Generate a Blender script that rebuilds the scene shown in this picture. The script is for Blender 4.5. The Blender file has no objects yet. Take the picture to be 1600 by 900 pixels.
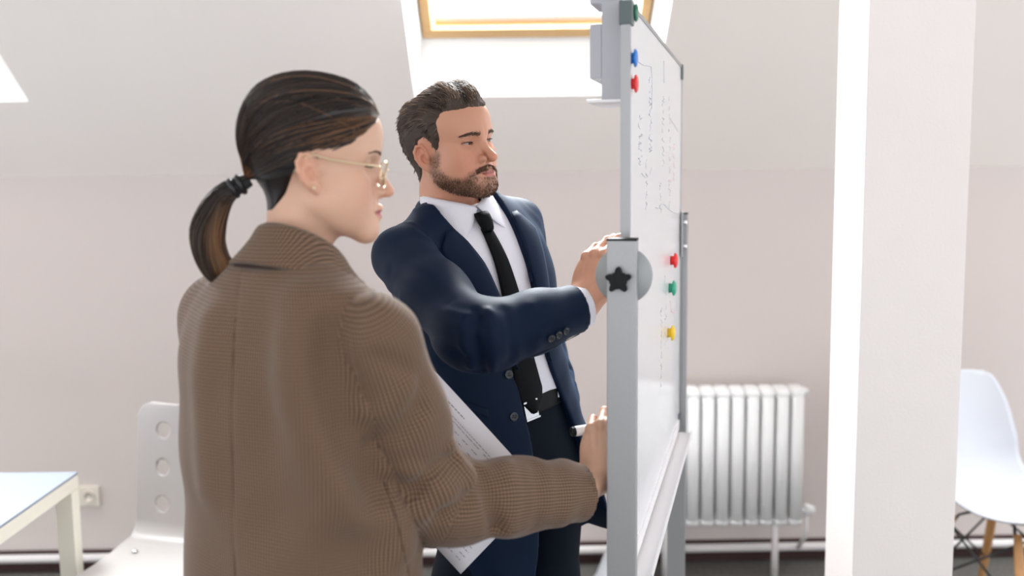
import bpy, bmesh, math, random
import numpy as np
from mathutils import Vector, Matrix

# ------------------------------------------------------------------ camera, sky, daylight, exposure
SC = bpy.context.scene
COL = SC.collection
F_PX = 1556.0
PITCH, ROLL, EYE = math.radians(6.67), math.radians(0.66), 1.6
_fw = np.array([0, math.cos(PITCH), -math.sin(PITCH)])
_u0 = np.array([0, math.sin(PITCH), math.cos(PITCH)])
_r0 = np.array([1.0, 0, 0])
CR = _r0 * math.cos(ROLL) - _u0 * math.sin(ROLL)
CU = _u0 * math.cos(ROLL) + _r0 * math.sin(ROLL)
CC = np.array([0, 0, EYE])
cam = bpy.data.cameras.new('camera')
cam.sensor_width = 36.0
cam.lens = 36.0 * F_PX / 1600.0
cam.clip_start = 0.05
camo = bpy.data.objects.new('camera', cam)
COL.objects.link(camo)
camo.matrix_world = Matrix([[CR[i], CU[i], -_fw[i], CC[i]] for i in range(3)] + [[0, 0, 0, 1]])
cam.dof.use_dof = True
cam.dof.focus_distance = 2.0
cam.dof.aperture_fstop = 2.0
SC.camera = camo
SC.view_settings.view_transform = 'Standard'
SC.view_settings.look = 'None'
SC.view_settings.gamma = 1.0
SC.view_settings.use_curve_mapping = False
SC.view_settings.exposure = 1.42
SC.cycles.use_denoising = True
SC.cycles.max_bounces = 8
SC.cycles.diffuse_bounces = 5
SC.cycles.transparent_max_bounces = 12
SC.cycles.caustics_reflective = False
SC.cycles.caustics_refractive = False
SC.cycles.sample_clamp_indirect = 6.0

W = bpy.data.worlds.new('sky'); SC.world = W
W.use_nodes = True
bg = W.node_tree.nodes['Background']
bg.inputs['Color'].default_value = (0.93, 0.955, 1.0, 1)
bg.inputs['Strength'].default_value = 0.75

def lamp(name, kind, loc, direction, energy, color=(1, 1, 1), **kw):
    l = bpy.data.lights.new(name, kind); l.energy = energy; l.color = color
    for k, v in kw.items(): setattr(l, k, v)
    o = bpy.data.objects.new(name, l); COL.objects.link(o); o.location = loc
    o.rotation_euler = Vector(direction).to_track_quat('-Z', 'Y').to_euler()
    return o


# daylight through the roof windows; rightmost one is unseen, added for side light
for x_ in (-2.17, 0.08, 2.50): lamp('skylight_daylight', 'AREA', (x_, 3.60, 3.05), (0, -0.62, -0.79), 120, (0.95, 0.975, 1.0), shape='RECTANGLE', size=0.95, size_y=1.25)

def pix(x, y, d):
    "point of the room seen at photo position x, y at depth d (metres along +Y)"
    v = CR * (x - 800) / F_PX + CU * (450 - y) / F_PX + _fw
    return CC + v * (d / v[1])

# ------------------------------------------------------------------ materials
def mat(name, col, rough=0.5, metal=0.0, spec=0.5, **kw):
    m = bpy.data.materials.new(name); m.use_nodes = True
    b = m.node_tree.nodes['Principled BSDF']
    b.inputs['Base Color'].default_value = (*col, 1)
    b.inputs['Roughness'].default_value = rough
    b.inputs['Metallic'].default_value = metal
    b.inputs['Specular IOR Level'].default_value = spec
    for k, v in kw.items(): b.inputs[k].default_value = v
    return m

def nd(m, typ, **kw):
    n = m.node_tree.nodes.new(typ)
    for k, v in kw.items():
        if k in n.inputs: n.inputs[k].default_value = v
        else: setattr(n, k, v)
    return n

def lk(m, a, b): m.node_tree.links.new(a, b)
def bsdf(m): return m.node_tree.nodes['Principled BSDF']

def noisy(m, scale=30, amt=0.05, bump=0.0, bscale=None, detail=4):
    "fine colour mottling and relief on an existing material"
    b = bsdf(m); c = list(b.inputs['Base Color'].default_value)
    tc = nd(m, 'ShaderNodeTexCoord')
    n = nd(m, 'ShaderNodeTexNoise', Scale=scale, Detail=detail); lk(m, tc.outputs['Object'], n.inputs['Vector'])
    r = nd(m, 'ShaderNodeMix', data_type='RGBA')
    lk(m, n.outputs['Fac'], r.inputs['Factor'])
    r.inputs[6].default_value = (*[max(0, v * (1 - amt)) for v in c[:3]], 1)
    r.inputs[7].default_value = (*[min(1, v * (1 + amt)) for v in c[:3]], 1)
    lk(m, r.outputs[2], b.inputs['Base Color'])
    if bump:
        n2 = nd(m, 'ShaderNodeTexNoise', Scale=bscale or scale, Detail=3); lk(m, tc.outputs['Object'], n2.inputs['Vector'])
        bp = nd(m, 'ShaderNodeBump', Strength=bump, Distance=0.002)
        lk(m, n2.outputs['Fac'], bp.inputs['Height']); lk(m, bp.outputs['Normal'], b.inputs['Normal'])
    return m

M = {}
M['wall'] = noisy(mat('wall_paint', (0.70, 0.63, 0.60), 0.85, spec=0.2), 3, 0.02, 0.08, 90)
M['ceil'] = noisy(mat('ceiling_paint', (0.93, 0.865, 0.815), 0.85, spec=0.2), 3, 0.02, 0.06, 90)
M['column'] = noisy(mat('column_paint', (0.88, 0.82, 0.795), 0.7, spec=0.3), 8, 0.02, 0.25, 140)
M['reveal'] = mat('reveal_paint', (0.88, 0.89, 0.90), 0.7, spec=0.3)
M['floor'] = noisy(mat('carpet', (0.125, 0.12, 0.112), 0.95, spec=0.1), 60, 0.45, 0.5, 260)
M['base'] = mat('dark_skirting', (0.045, 0.016, 0.016), 0.5)
M['pipe'] = mat('pipe_enamel', (0.80, 0.77, 0.76), 0.35)
M['radiator'] = mat('radiator_enamel', (0.86, 0.86, 0.86), 0.35)
M['alu'] = noisy(mat('brushed_aluminium', (0.37, 0.375, 0.38), 0.42, 0.5), 200, 0.04)
M['alu_dark'] = mat('grey_disc_plastic', (0.36, 0.38, 0.385), 0.45, 0.2)
M['cap'] = mat('dark_plastic_cap', (0.008, 0.009, 0.011), 0.5, spec=0.2)
M['cap_grey'] = mat('grey_plastic_cap', (0.10, 0.13, 0.13), 0.45)
M['board'] = mat('whiteboard_enamel', (0.86, 0.87, 0.90), 0.16, spec=0.6)
M['holder'] = mat('lavender_grey_plastic', (0.44, 0.44, 0.48), 0.4)
M['holder_white'] = mat('white_plastic', (0.88, 0.87, 0.88), 0.4)
M['chrome'] = mat('chrome', (0.75, 0.75, 0.76), 0.18, 1.0)
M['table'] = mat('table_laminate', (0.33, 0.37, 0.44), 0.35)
M['table_leg'] = mat('table_cream_enamel', (0.84, 0.80, 0.69), 0.4)
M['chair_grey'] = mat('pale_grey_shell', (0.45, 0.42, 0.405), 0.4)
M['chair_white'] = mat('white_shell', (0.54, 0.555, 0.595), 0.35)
M['black_wire'] = mat('black_wire', (0.015, 0.015, 0.017), 0.4)
M['socket'] = mat('cream_plastic', (0.82, 0.76, 0.66), 0.4)
M['red'] = mat('red_plastic', (0.80, 0.03, 0.03), 0.3)
M['green'] = mat('green_plastic', (0.03, 0.36, 0.22), 0.3)
M['dkgreen'] = mat('dark_green_plastic', (0.01, 0.16, 0.10), 0.3)
M['blue'] = mat('blue_plastic', (0.01, 0.19, 0.62), 0.3)
M['yellow'] = mat('yellow_plastic', (0.85, 0.58, 0.02), 0.3)
M['paper'] = mat('paper', (0.82, 0.81, 0.85), 0.7, spec=0.2)
M['ink'] = mat('printed_ink', (0.10, 0.09, 0.13), 0.7)
M['ink_faint'] = mat('faint_ink', (0.36, 0.34, 0.40), 0.7)
M['ink_red'] = mat('red_ink', (0.62, 0.20, 0.24), 0.7)
M['marker_grey'] = mat('dry_marker_grey', (0.56, 0.57, 0.61), 0.6)
M['marker_blue'] = mat('dry_marker_violet', (0.60, 0.60, 0.74), 0.6)
M['marker_red'] = mat('dry_marker_red', (0.78, 0.42, 0.47), 0.6)
M['marker_dark'] = mat('dry_marker_black', (0.12, 0.13, 0.16), 0.6)

def wood(name, a, b, scale=6, axis='Z'):
    m = mat(name, a, 0.45)
    tc = nd(m, 'ShaderNodeTexCoord'); mp = nd(m, 'ShaderNodeMapping')
    mp.inputs['Scale'].default_value = {'Z': (8, 8, 0.8), 'X': (0.8, 8, 8)}[axis]
    lk(m, tc.outputs['Object'], mp.inputs['Vector'])
    n = nd(m, 'ShaderNodeTexNoise', Scale=scale, Detail=6, Distortion=0.6); lk(m, mp.outputs[0], n.inputs['Vector'])
    r = nd(m, 'ShaderNodeMix', data_type='RGBA'); lk(m, n.outputs['Fac'], r.inputs['Factor'])
    r.inputs[6].default_value = (*a, 1); r.inputs[7].default_value = (*b, 1)
    lk(m, r.outputs[2], bsdf(m).inputs['Base Color'])
    return m
M['beech'] = wood('beech', (0.62, 0.34, 0.14), (0.44, 0.21, 0.075))
M['pine'] = wood('varnished_pine', (0.74, 0.50, 0.25), (0.60, 0.36, 0.15), 5, 'X')

gl = bpy.data.materials.new('window_glass'); gl.use_nodes = True
_n = gl.node_tree.nodes; _n.remove(_n['Principled BSDF'])
_t = nd(gl, 'ShaderNodeBsdfTransparent'); _g = nd(gl, 'ShaderNodeBsdfGlossy', Roughness=0.02)
_f = nd(gl, 'ShaderNodeFresnel', IOR=1.45); _x = nd(gl, 'ShaderNodeMixShader')
_t.inputs['Color'].default_value = (0.97, 0.98, 0.98, 1)
_k = nd(gl, 'ShaderNodeNewGeometry'); _o = nd(gl, 'ShaderNodeMath', operation='SUBTRACT'); _o.inputs[0].default_value = 1.0; lk(gl, _k.outputs['Backfacing'], _o.inputs[1])
_p = nd(gl, 'ShaderNodeMath', operation='MULTIPLY'); lk(gl, _f.outputs[0], _p.inputs[0]); lk(gl, _o.outputs[0], _p.inputs[1])
lk(gl, _p.outputs[0], _x.inputs[0]); lk(gl, _t.outputs[0], _x.inputs[1]); lk(gl, _g.outputs[0], _x.inputs[2])
lk(gl, _x.outputs[0], _n['Material Output'].inputs['Surface'])
M['glass'] = gl

# ------------------------------------------------------------------ object helpers
def tag(o, label=None, cat=None, group=None, kind=None):
    if label: o['label'] = label
    if cat: o['category'] = cat
    if group: o['group'] = group
    if kind: o['kind'] = kind
    return o

def empty(name, loc, label, cat, rz=0.0, group=None):
    o = bpy.data.objects.new(name, None); COL.objects.link(o)
    o.location = loc; o.rotation_euler = (0, 0, rz); o.empty_display_size = 0.05
    return tag(o, label, cat, group)

def obj(name, bm, m, parent=None, smooth=False):
    "link a bmesh as one mesh object (coordinates are relative to the parent)"
    me = bpy.data.meshes.new(name)
    bmesh.ops.recalc_face_normals(bm, faces=bm.faces)
    bm.to_mesh(me); bm.free()
    if smooth:
        for p in me.polygons: p.use_smooth = True
    for mm in (m if isinstance(m, (list, tuple)) else [m]): me.materials.append(mm)
    o = bpy.data.objects.new(name, me); COL.objects.link(o)
    if parent: o.parent = parent
    return o

def rawmesh(name, V, Fc, m, parent=None, smooth=True):
    me = bpy.data.meshes.new(name)
    V = np.asarray(V, dtype=np.float32)
    if isinstance(Fc, np.ndarray):
        k = Fc.shape[1]
        me.vertices.add(len(V)); me.vertices.foreach_set('co', V.ravel())
        me.loops.add(Fc.size); me.loops.foreach_set('vertex_index', Fc.astype(np.int32).ravel())
        me.polygons.add(len(Fc)); me.polygons.foreach_set('loop_start', np.arange(0, Fc.size, k, dtype=np.int32))
        me.polygons.foreach_set('loop_total', np.full(len(Fc), k, dtype=np.int32))
        me.update(calc_edges=True); me.validate()
    else:
        me.from_pydata([tuple(v) for v in V], [], Fc)
    me.polygons.foreach_set('use_smooth', np.full(len(me.polygons), smooth))
    for mm in (m if isinstance(m, (list, tuple)) else [m]): me.materials.append(mm)
    o = bpy.data.objects.new(name, me); COL.objects.link(o)
    if parent: o.parent = parent
    return o

def box(bm, c, s, rot=None, bevel=0.0):
    r = bmesh.ops.create_cube(bm, size=1.0)
    vs = r['verts']
    T = Matrix.Translation(Vector(c)) @ (rot.to_4x4() if rot is not None else Matrix.Identity(4)) @ Matrix.Diagonal((*s, 1))
    bmesh.ops.transform(bm, matrix=T, verts=vs)
    if bevel:
        es = list({e for v in vs for e in v.link_edges})
        bmesh.ops.bevel(bm, geom=es, offset=bevel, segments=2, affect='EDGES', profile=0.7)

def tube(bm, pts, r, n=10, closed=False, flat=1.0):
    "round bar along a polyline; r a number or one per point"
    P = [Vector(p) for p in pts]; R = r if isinstance(r, (list, tuple)) else [r] * len(P)
    rings = []; prev = None
    for i, p in enumerate(P):
        a = P[i - 1] if (i or closed) else p; b = P[(i + 1) % len(P)] if (i < len(P) - 1 or closed) else p
        t = (b - a).normalized()
        if prev is None:
            u = t.orthogonal().normalized()
        else:
            u = (prev - t * prev.dot(t)); u = u.normalized() if u.length > 1e-6 else t.orthogonal().normalized()
        prev = u; w = t.cross(u)
        rings.append([bm.verts.new(p + (u * math.cos(k * 2 * math.pi / n) + w * math.sin(k * 2 * math.pi / n) * flat) * R[i]) for k in range(n)])
    m = len(rings)
    for i in range(m if closed else m - 1):
        A, B = rings[i], rings[(i + 1) % m]
        for k in range(n): bm.faces.new((A[k], A[(k + 1) % n], B[(k + 1) % n], B[k]))
    if not closed:
        bm.faces.new(rings[0][::-1]); bm.faces.new(rings[-1])

def lathe(bm, prof, n=20, T=None):
    "revolve (r, z) points round the z axis"
    T = T or Matrix.Identity(4); rings = []
    for r, z in prof:
        if r < 1e-6: rings.append([bm.verts.new(T @ Vector((0, 0, z)))])
        else: rings.append([bm.verts.new(T @ Vector((r * math.cos(k * 2 * math.pi / n), r * math.sin(k * 2 * math.pi / n), z))) for k in range(n)])
    for A, B in zip(rings, rings[1:]):
        for k in range(n):
            q = [A[k % len(A)], A[(k + 1) % len(A)], B[(k + 1) % len(B)], B[k % len(B)]]
            q = list(dict.fromkeys(q))
            if len(q) > 2: bm.faces.new(q)
    if len(rings[0]) > 1: bm.faces.new(rings[0][::-1])
    if len(rings[-1]) > 1: bm.faces.new(rings[-1])

def prism(bm, poly, T, z0, z1):
    "extrude a flat outline (x, y) from z0 to z1 under the matrix T"
    a = [bm.verts.new(T @ Vector((x, y, z0))) for x, y in poly]; b = [bm.verts.new(T @ Vector((x, y, z1))) for x, y in poly]
    n = len(poly); bm.faces.new(a[::-1]); bm.faces.new(b)
    for i in range(n): bm.faces.new((a[i], a[(i + 1) % n], b[(i + 1) % n], b[i]))

def axes(o, x, y, z):
    return Matrix([[x[i], y[i], z[i], o[i]] for i in range(3)] + [[0, 0, 0, 1]])
# ------------------------------------------------------------------ the room
XL, XR, YB = -4.6, 3.6, -2.6
def wally(x): return 3.945 + 0.012 * x
CREASE, SLOPE, FLATZ = 1.60, 0.78, 3.0
def slope_pt(x, s):                     # s = distance up in z above the crease
    return Vector((x, wally(x) - s / SLOPE, CREASE + s))

bm = bmesh.new(); box(bm, ((XL + XR) / 2, 0.75, -0.05), (XR - XL + 0.6, 7.1, 0.1))
tag(obj('floor', bm, M['floor']), kind='structure')

bm = bmesh.new()
q = [bm.verts.new((x, wally(x) + t, z)) for t in (0, 0.3) for z in (0, CREASE + 0.1 * t) for x in (XL, XR)]
for f in ((0, 1, 3, 2), (4, 6, 7, 5), (0, 4, 5, 1), (2, 3, 7, 6), (0, 2, 6, 4), (1, 5, 7, 3)): bm.faces.new([q[i] for i in f])
tag(obj('wall_back', bm, M['wall']), kind='structure')

# sloping ceiling with two roof-window openings and a third added out of view, then a flat ceiling
S0, S1 = 0.2655, 1.02
X1, X2 = pix(648, 153, 3.6)[0], pix(648, 153, 3.6)[0] + 0.86
X3 = pix(48, 153, 3.6)[0]
holes = [(X3 - 0.86, X3), (X1, X2), (2.06, 2.92)]  # last opening lies out of view, added to light things from the right
SMAX = FLATZ - CREASE
xs = [XL] + [v for h_ in holes for v in h_] + [XR]; ss = [0, S0, S1, SMAX]
bm = bmesh.new()
TH = 0.24
nrm = Vector((0, SLOPE, 1)).normalized()
for i in range(7):
    for j in range(3):
        if j == 1 and i in (1, 3, 5): continue
        p = [slope_pt(xs[i], ss[j]), slope_pt(xs[i + 1], ss[j]), slope_pt(xs[i + 1], ss[j + 1]), slope_pt(xs[i], ss[j + 1])]
        bm.faces.new([bm.verts.new(v) for v in p]); bm.faces.new([bm.verts.new(v + nrm * TH) for v in p[::-1]])
YF = wally(0) - SMAX / SLOPE
for dz in (0, 0.2):
    bm.faces.new([bm.verts.new(v) for v in ((XL, YB, FLATZ + dz), (XR, YB, FLATZ + dz), (XR, wally(XR) - SMAX / SLOPE, FLATZ + dz), (XL, wally(XL) - SMAX / SLOPE, FLATZ + dz))])
bmesh.ops.remove_doubles(bm, verts=bm.verts, dist=1e-5)
tag(obj('ceiling', bm, M['ceil']), kind='structure')

def roof_window(num, x0, x1):
    w = bpy.data.objects.new('window_%d' % num, None); COL.objects.link(w); w.location = slope_pt((x0 + x1) / 2, S0)  # window_3 is added, out of view
    tag(w, kind='structure')
    L = w.location
    inset = 0.035
    out = Vector((0, 0.05, 1.0)).normalized()        # the lower reveal stands almost upright
    lo = 0.225
    def P(x, s, k): # k=0 on the slope, 1 at the window frame
        b = slope_pt(x, s)
        if k: b = b + (out * lo if s < 0.5 else Vector((0, 1.0, 0.0)) * lo)
        return b - L
    bm = bmesh.new()
    c0 = [P(x0, S0, 0), P(x1, S0, 0), P(x1, S1, 0), P(x0, S1, 0)]
    c1 = [P(x0 + inset, S0, 1), P(x1 - inset, S0, 1), P(x1 - inset, S1, 1), P(x0 + inset, S1, 1)]
    for i in range(4):
        j = (i + 1) % 4; bm.faces.new([bm.verts.new(v) for v in (c0[i], c0[j], c1[j], c1[i])])
    obj('reveal', bm, M['reveal'], w)
    ux = Vector((1, 0, 0)); us = (c1[3] - c1[0]).normalized(); un = ux.cross(us).normalized()
    if un.y < 0: un = -un
    wd = (c1[1] - c1[0]).length; ht = (c1[3] - c1[0]).length
    T = axes(c1[0] - un * 0.02, ux, us, un)
    fw_ = 0.042
    R3 = T.to_3x3()
    def bar(nm, cx, cy, sx, sy, m=M['pine'], cz=0.03, sz=0.07):
        bm = bmesh.new(); box(bm, T @ Vector((cx, cy, cz)), (sx, sy, sz), R3, 0.004); return obj(nm, bm, m, w)
    bar('bottom_rail', wd / 2, fw_ / 2, wd, fw_); bar('top_rail', wd / 2, ht - fw_ / 2, wd, fw_)
    bar('side_rail', fw_ / 2 - 0.004, ht / 2, fw_ * 0.8, ht - 2 * fw_); bar('side_rail', wd - fw_ / 2 + 0.004, ht / 2, fw_ * 0.8, ht - 2 * fw_)
    bar('sash', wd / 2, fw_ + 0.012, wd - 2 * fw_, 0.024, M['reveal'], 0.05, 0.03)
    bar('pane', wd / 2, ht / 2, wd - 2 * fw_ + 0.01, ht - 2 * fw_ + 0.01, M['glass'], 0.055, 0.006)
    # weatherproof apron filling round the frame so that the roof is tight
    bm = bmesh.new()
    for cx, cy, sx, sy in ((wd / 2, -0.1, wd + 0.4, 0.2), (wd / 2, ht + 0.1, wd + 0.4, 0.2), (-0.1, ht / 2, 0.2, ht), (wd + 0.1, ht / 2, 0.2, ht)):
        box(bm, T @ Vector((cx, cy, 0.05)), (sx, sy, 0.02), R3)
    obj('flashing', bm, M['cap_grey'], w)
for k_, h_ in enumerate(holes): roof_window(k_ + 1, *h_)

bm = bmesh.new()
q = [bm.verts.new((x, wally(x) - t, z)) for t in (0, 0.014) for z in (0, 0.085) for x in (XL, XR)]
for f in ((0, 1, 3, 2), (4, 6, 7, 5), (0, 4, 5, 1), (2, 3, 7, 6), (0, 2, 6, 4), (1, 5, 7, 3)): bm.faces.new([q[i] for i in f])
tag(obj('baseboard_back', bm, M['base']), kind='structure')
bm = bmesh.new(); tube(bm, [(x, wally(x) - 0.034, 0.062) for x in (XL, -1, 1, XR)], 0.017, 14)
tag(obj('trim_1', bm, M['pipe'], smooth=True), 'white heating pipe running along the back wall above the floor', kind='structure')

# column
bm = bmesh.new()
cx0 = pix(1345, 450, 2.45)[0]; cx1 = pix(1507, 450, 2.45)[0]
box(bm, ((cx0 + cx1) / 2, 2.45 + 0.11, FLATZ / 2), (cx1 - cx0, 0.22, FLATZ), None, 0.003)
tag(obj('column', bm, M['column']), 'square white painted column right of the whiteboard', kind='structure')

# wall socket
c = pix(137, 777, 3.9)
t = empty('wall_socket', (c[0], wally(c[0]), c[2]), 'cream wall socket low on the back wall behind the table leg', 'socket')
bm = bmesh.new(); box(bm, (0, -0.007, 0), (0.082, 0.013, 0.082), None, 0.004); obj('plate', bm, M['socket'], t)
bm = bmesh.new(); lathe(bm, [(0.024, 0), (0.024, 0.006), (0.020, 0.006), (0.019, 0.001), (0, 0.001)], 20, Matrix.Translation((0, -0.0135, 0)) @ Matrix.Rotation(math.pi / 2, 4, 'X')); obj('socket_ring', bm, M['socket'], t, True)
bm = bmesh.new()
for sx in (-0.009, 0.009): lathe(bm, [(0.0028, 0), (0.0028, 0.004), (0, 0.004)], 8, Matrix.Translation((sx, -0.0137, 0)) @ Matrix.Rotation(math.pi / 2, 4, 'X'))
obj('pin_holes', bm, M['cap'], t)

# radiator
RY = 3.80
rx1 = pix(1251, 720, RY)[0]; pitch = 0.0575; nsec = 11; rz0, rz1 = 0.205, 0.765
t = empty('radiator', (rx1 - nsec * pitch / 2, RY, 0), 'white column radiator on the back wall between whiteboard and column', 'radiator')
def section_bm():
    bm = bmesh.new()
    for dy in (-0.040, 0.0, 0.040):
        tube(bm, [(0, dy, rz0 + 0.035), (0, dy, rz1 - 0.035)], 0.0258, 12)
    for z, zz in ((rz0 + 0.028, 1), (rz1 - 0.028, -1)):
        lathe(bm, [(0, -0.0275), (0.022, -0.027), (0.030, -0.018), (0.030, 0.018), (0.022, 0.027), (0, 0.0275)], 14, Matrix.Translation((0, 0, z)) @ Matrix.Rotation(math.pi / 2, 4, 'Y') @ Matrix.Diagonal((0.9, 2.05, 1, 1)))
    return bm
s0 = None
for k in range(nsec):
    x = (k - (nsec - 1) / 2) * pitch
    if s0 is None: s0 = obj('section', section_bm(), M['radiator'], t, True); s0.location.x = x
    else:
        s = s0.copy(); COL.objects.link(s); s.parent = t; s.location.x = x
hx = nsec * pitch / 2
bm = bmesh.new(); lathe(bm, [(0.0, 0), (0.020, 0), (0.020, 0.012), (0.013, 0.016), (0.013, 0.024), (0, 0.024)], 12, Matrix.Translation((hx - 0.002, 0, rz1 - 0.028)) @ Matrix.Rotation(math.pi / 2, 4, 'Y')); obj('end_plug', bm, M['radiator'], t, True)
bm = bmesh.new(); vz = 0.262
tube(bm, [(hx - 0.005, 0, vz), (hx + 0.04, 0, vz)], 0.011, 10); lathe(bm, [(0, 0), (0.017, 0), (0.019, 0.01), (0.019, 0.03), (0.013, 0.036), (0, 0.037)], 12, Matrix.Translation((hx + 0.022, 0, vz)) @ Matrix.Rotation(math.pi / 2, 4, 'Y'))
lathe(bm, [(0.014, -0.02), (0.014, 0.022), (0, 0.024)], 12, Matrix.Translation((hx + 0.028, 0, vz)))
obj('valve', bm, M['radiator'], t, True)
bm = bmesh.new(); tube(bm, [(hx + 0.028, 0, vz - 0.01), (hx + 0.028, 0.01, 0.15), (hx + 0.028, 0.10, 0.07)], 0.0085, 10); obj('valve_pipe', bm, M['pipe'], t, True)
for sx in (hx - 0.10, -hx + 0.10):
    bm = bmesh.new(); tube(bm, [(sx, -0.02, 0.0), (sx, -0.02, 0.2), (sx, 0, 0.24)], [0.015, 0.013, 0.012], 10); obj('foot', bm, M['pipe'], t, True)

# white flared bin on the floor by the back wall
c = pix(974, 891, 3.72)
t = empty('waste_bin', (c[0], c[1], 0), 'small white flared bin on the floor behind the near whiteboard post', 'bin')
bm = bmesh.new(); lathe(bm, [(0.118, 0), (0.122, 0.006), (0.118, 0.016), (0.108, 0.03), (0.062, 0.15), (0.050, 0.26), (0.046, 0.26), (0.056, 0.15), (0.09, 0.04), (0, 0.035)], 28); obj('body', bm, M['chair_white'], t, True)
bm = bmesh.new(); tube(bm, [(0.05 * math.cos(a), 0.05 * math.sin(a), 0.26) for a in [k * math.pi / 10 for k in range(20)]], 0.004, 8, True); obj('rim', bm, M['holder_white'], t, True)

# table at the left
zt = 0.722
c = pix(122, 743, 2.90); TX = c[0]
t = empty('table', (TX - 0.35, 2.35, 0), 'white table with cream edge and legs at the left edge', 'table')
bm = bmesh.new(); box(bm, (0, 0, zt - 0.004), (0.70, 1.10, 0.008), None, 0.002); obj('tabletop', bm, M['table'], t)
bm = bmesh.new(); box(bm, (0, 0, zt - 0.029), (0.70, 1.10, 0.040), None, 0.003); obj('frame', bm, M['table_leg'], t)
for sx in (-1, 1):
    for sy in (-1, 1):
        bm = bmesh.new(); box(bm, (sx * 0.325, sy * 0.525, (zt - 0.05) / 2), (0.049, 0.049, zt - 0.05), None, 0.002); obj('leg', bm, M['table_leg'], t)

# perforated chair beside the table
t = empty('perforated_chair', (0, 0, 0), 'pale grey moulded chair with round holes in its back, beside the white table', 'chair')
cb = pix(280, 760, 2.93)
t.location = (cb[0], cb[1], 0); t.rotation_euler = (0, 0, math.radians(-13))
def shell_chair():
    N, K = 116, 190
    hr = 0.0255; holes = [(hx, hz) for hx in (-0.106, 0, 0.106) for hz in (0.807, 0.693, 0.578)]
    bm = bmesh.new(); W2 = 0.205
    def surf(u, s):      # s runs from the front of the seat (0) over the bend to the top of the back (1)
        Ls, Rb, Lb = 0.40, 0.06, 0.37
        tot = Ls + Rb * 1.45 + Lb; d = s * tot
        if d < Ls: y, z = -Ls + d, 0.445 - 0.02 * math.sin(math.pi * d / Ls)
        elif d < Ls + Rb * 1.45:
            a = (d - Ls) / Rb; y, z = Rb * math.sin(a), 0.445 + Rb * (1 - math.cos(a))
        else:
            e = d - Ls - Rb * 1.45; y, z = Rb * math.sin(1.45) + e * math.cos(1.45), 0.445 + Rb * (1 - math.cos(1.45)) + e * math.sin(1.45)
        w = W2
        r = 0.055
        if s > 1 - r / tot: w = W2 - r + math.sqrt(max(0, r * r - (r - (1 - s) * tot) ** 2))
        if s < r / tot: w = W2 - r + math.sqrt(max(0, r * r - (r - s * tot) ** 2))
        flare = 1 + 0.05 * max(0, 1 - s * 2)
        x = u * w * flare
        return x, y - 0.02 * math.cos(u * 1.5) + 0.02, z + 0.025
    back0 = 0.56
    verts = {}
    # a grid whose vertices near each hole are pulled on to its rim; faces inside a hole are dropped
    rows = [k / K for k in range(K + 1)]
    for k in range(K + 1):
        for i in range(N + 1):
            u = i / N * 2 - 1; x, y, z = surf(u, rows[k])
            if rows[k] > back0:
                for hx, hz in holes:
                    dx, dz = x - hx, z - hz; rr = math.hypot(dx, dz)
                    if abs(rr - hr) < 0.0028: x, z = hx + dx * hr / rr, hz + dz * hr / rr
            verts[k, i] = bm.verts.new((x, y, z))
    for k in range(K):
        for i in range(N):
            q = [verts[k, i], verts[k, i + 1], verts[k + 1, i + 1], verts[k + 1, i]]
            cx = sum(v.co.x for v in q) / 4; cz = sum(v.co.z for v in q) / 4
            if rows[k] > back0 and any(math.hypot(cx - hx, cz - hz) < hr * 0.97 for hx, hz in holes): continue
            bm.faces.new(q)
    bmesh.ops.delete(bm, geom=[v for v in bm.verts if not v.link_faces], context='VERTS')
    bmesh.ops.remove_doubles(bm, verts=bm.verts, dist=1e-6)
    return bm
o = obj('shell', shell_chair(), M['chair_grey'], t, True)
md = o.modifiers.new('solid', 'SOLIDIFY'); md.thickness = 0.008; md.offset = 0
for sx, sy in ((-0.13, -0.05), (0.13, -0.05), (-0.13, -0.30), (0.13, -0.30)):
    bm = bmesh.new(); lathe(bm, [(0.010, 0), (0.010, 0.001), (0.006, 0.004), (0, 0.005)], 12, Matrix.Translation((sx, sy, 0.4655 - 0.012 if sy < -0.2 else 0.4685))); obj('screw', bm, M['chrome'], t, True)
for sx in (-1, 1):
    for sy in (0.02, -0.36):
        bm = bmesh.new(); tube(bm, [(sx * 0.12, sy * 0.8 - 0.03, 0.450), (sx * 0.20, sy * 1.1 - 0.02, 0.0)], 0.011, 10); obj('leg', bm, M['chrome'], t, True)
bm = bmesh.new(); box(bm, (0, -0.17, 0.447), (0.26, 0.30, 0.012), None, 0.003); obj('underframe', bm, M['chrome'], t)

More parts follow.
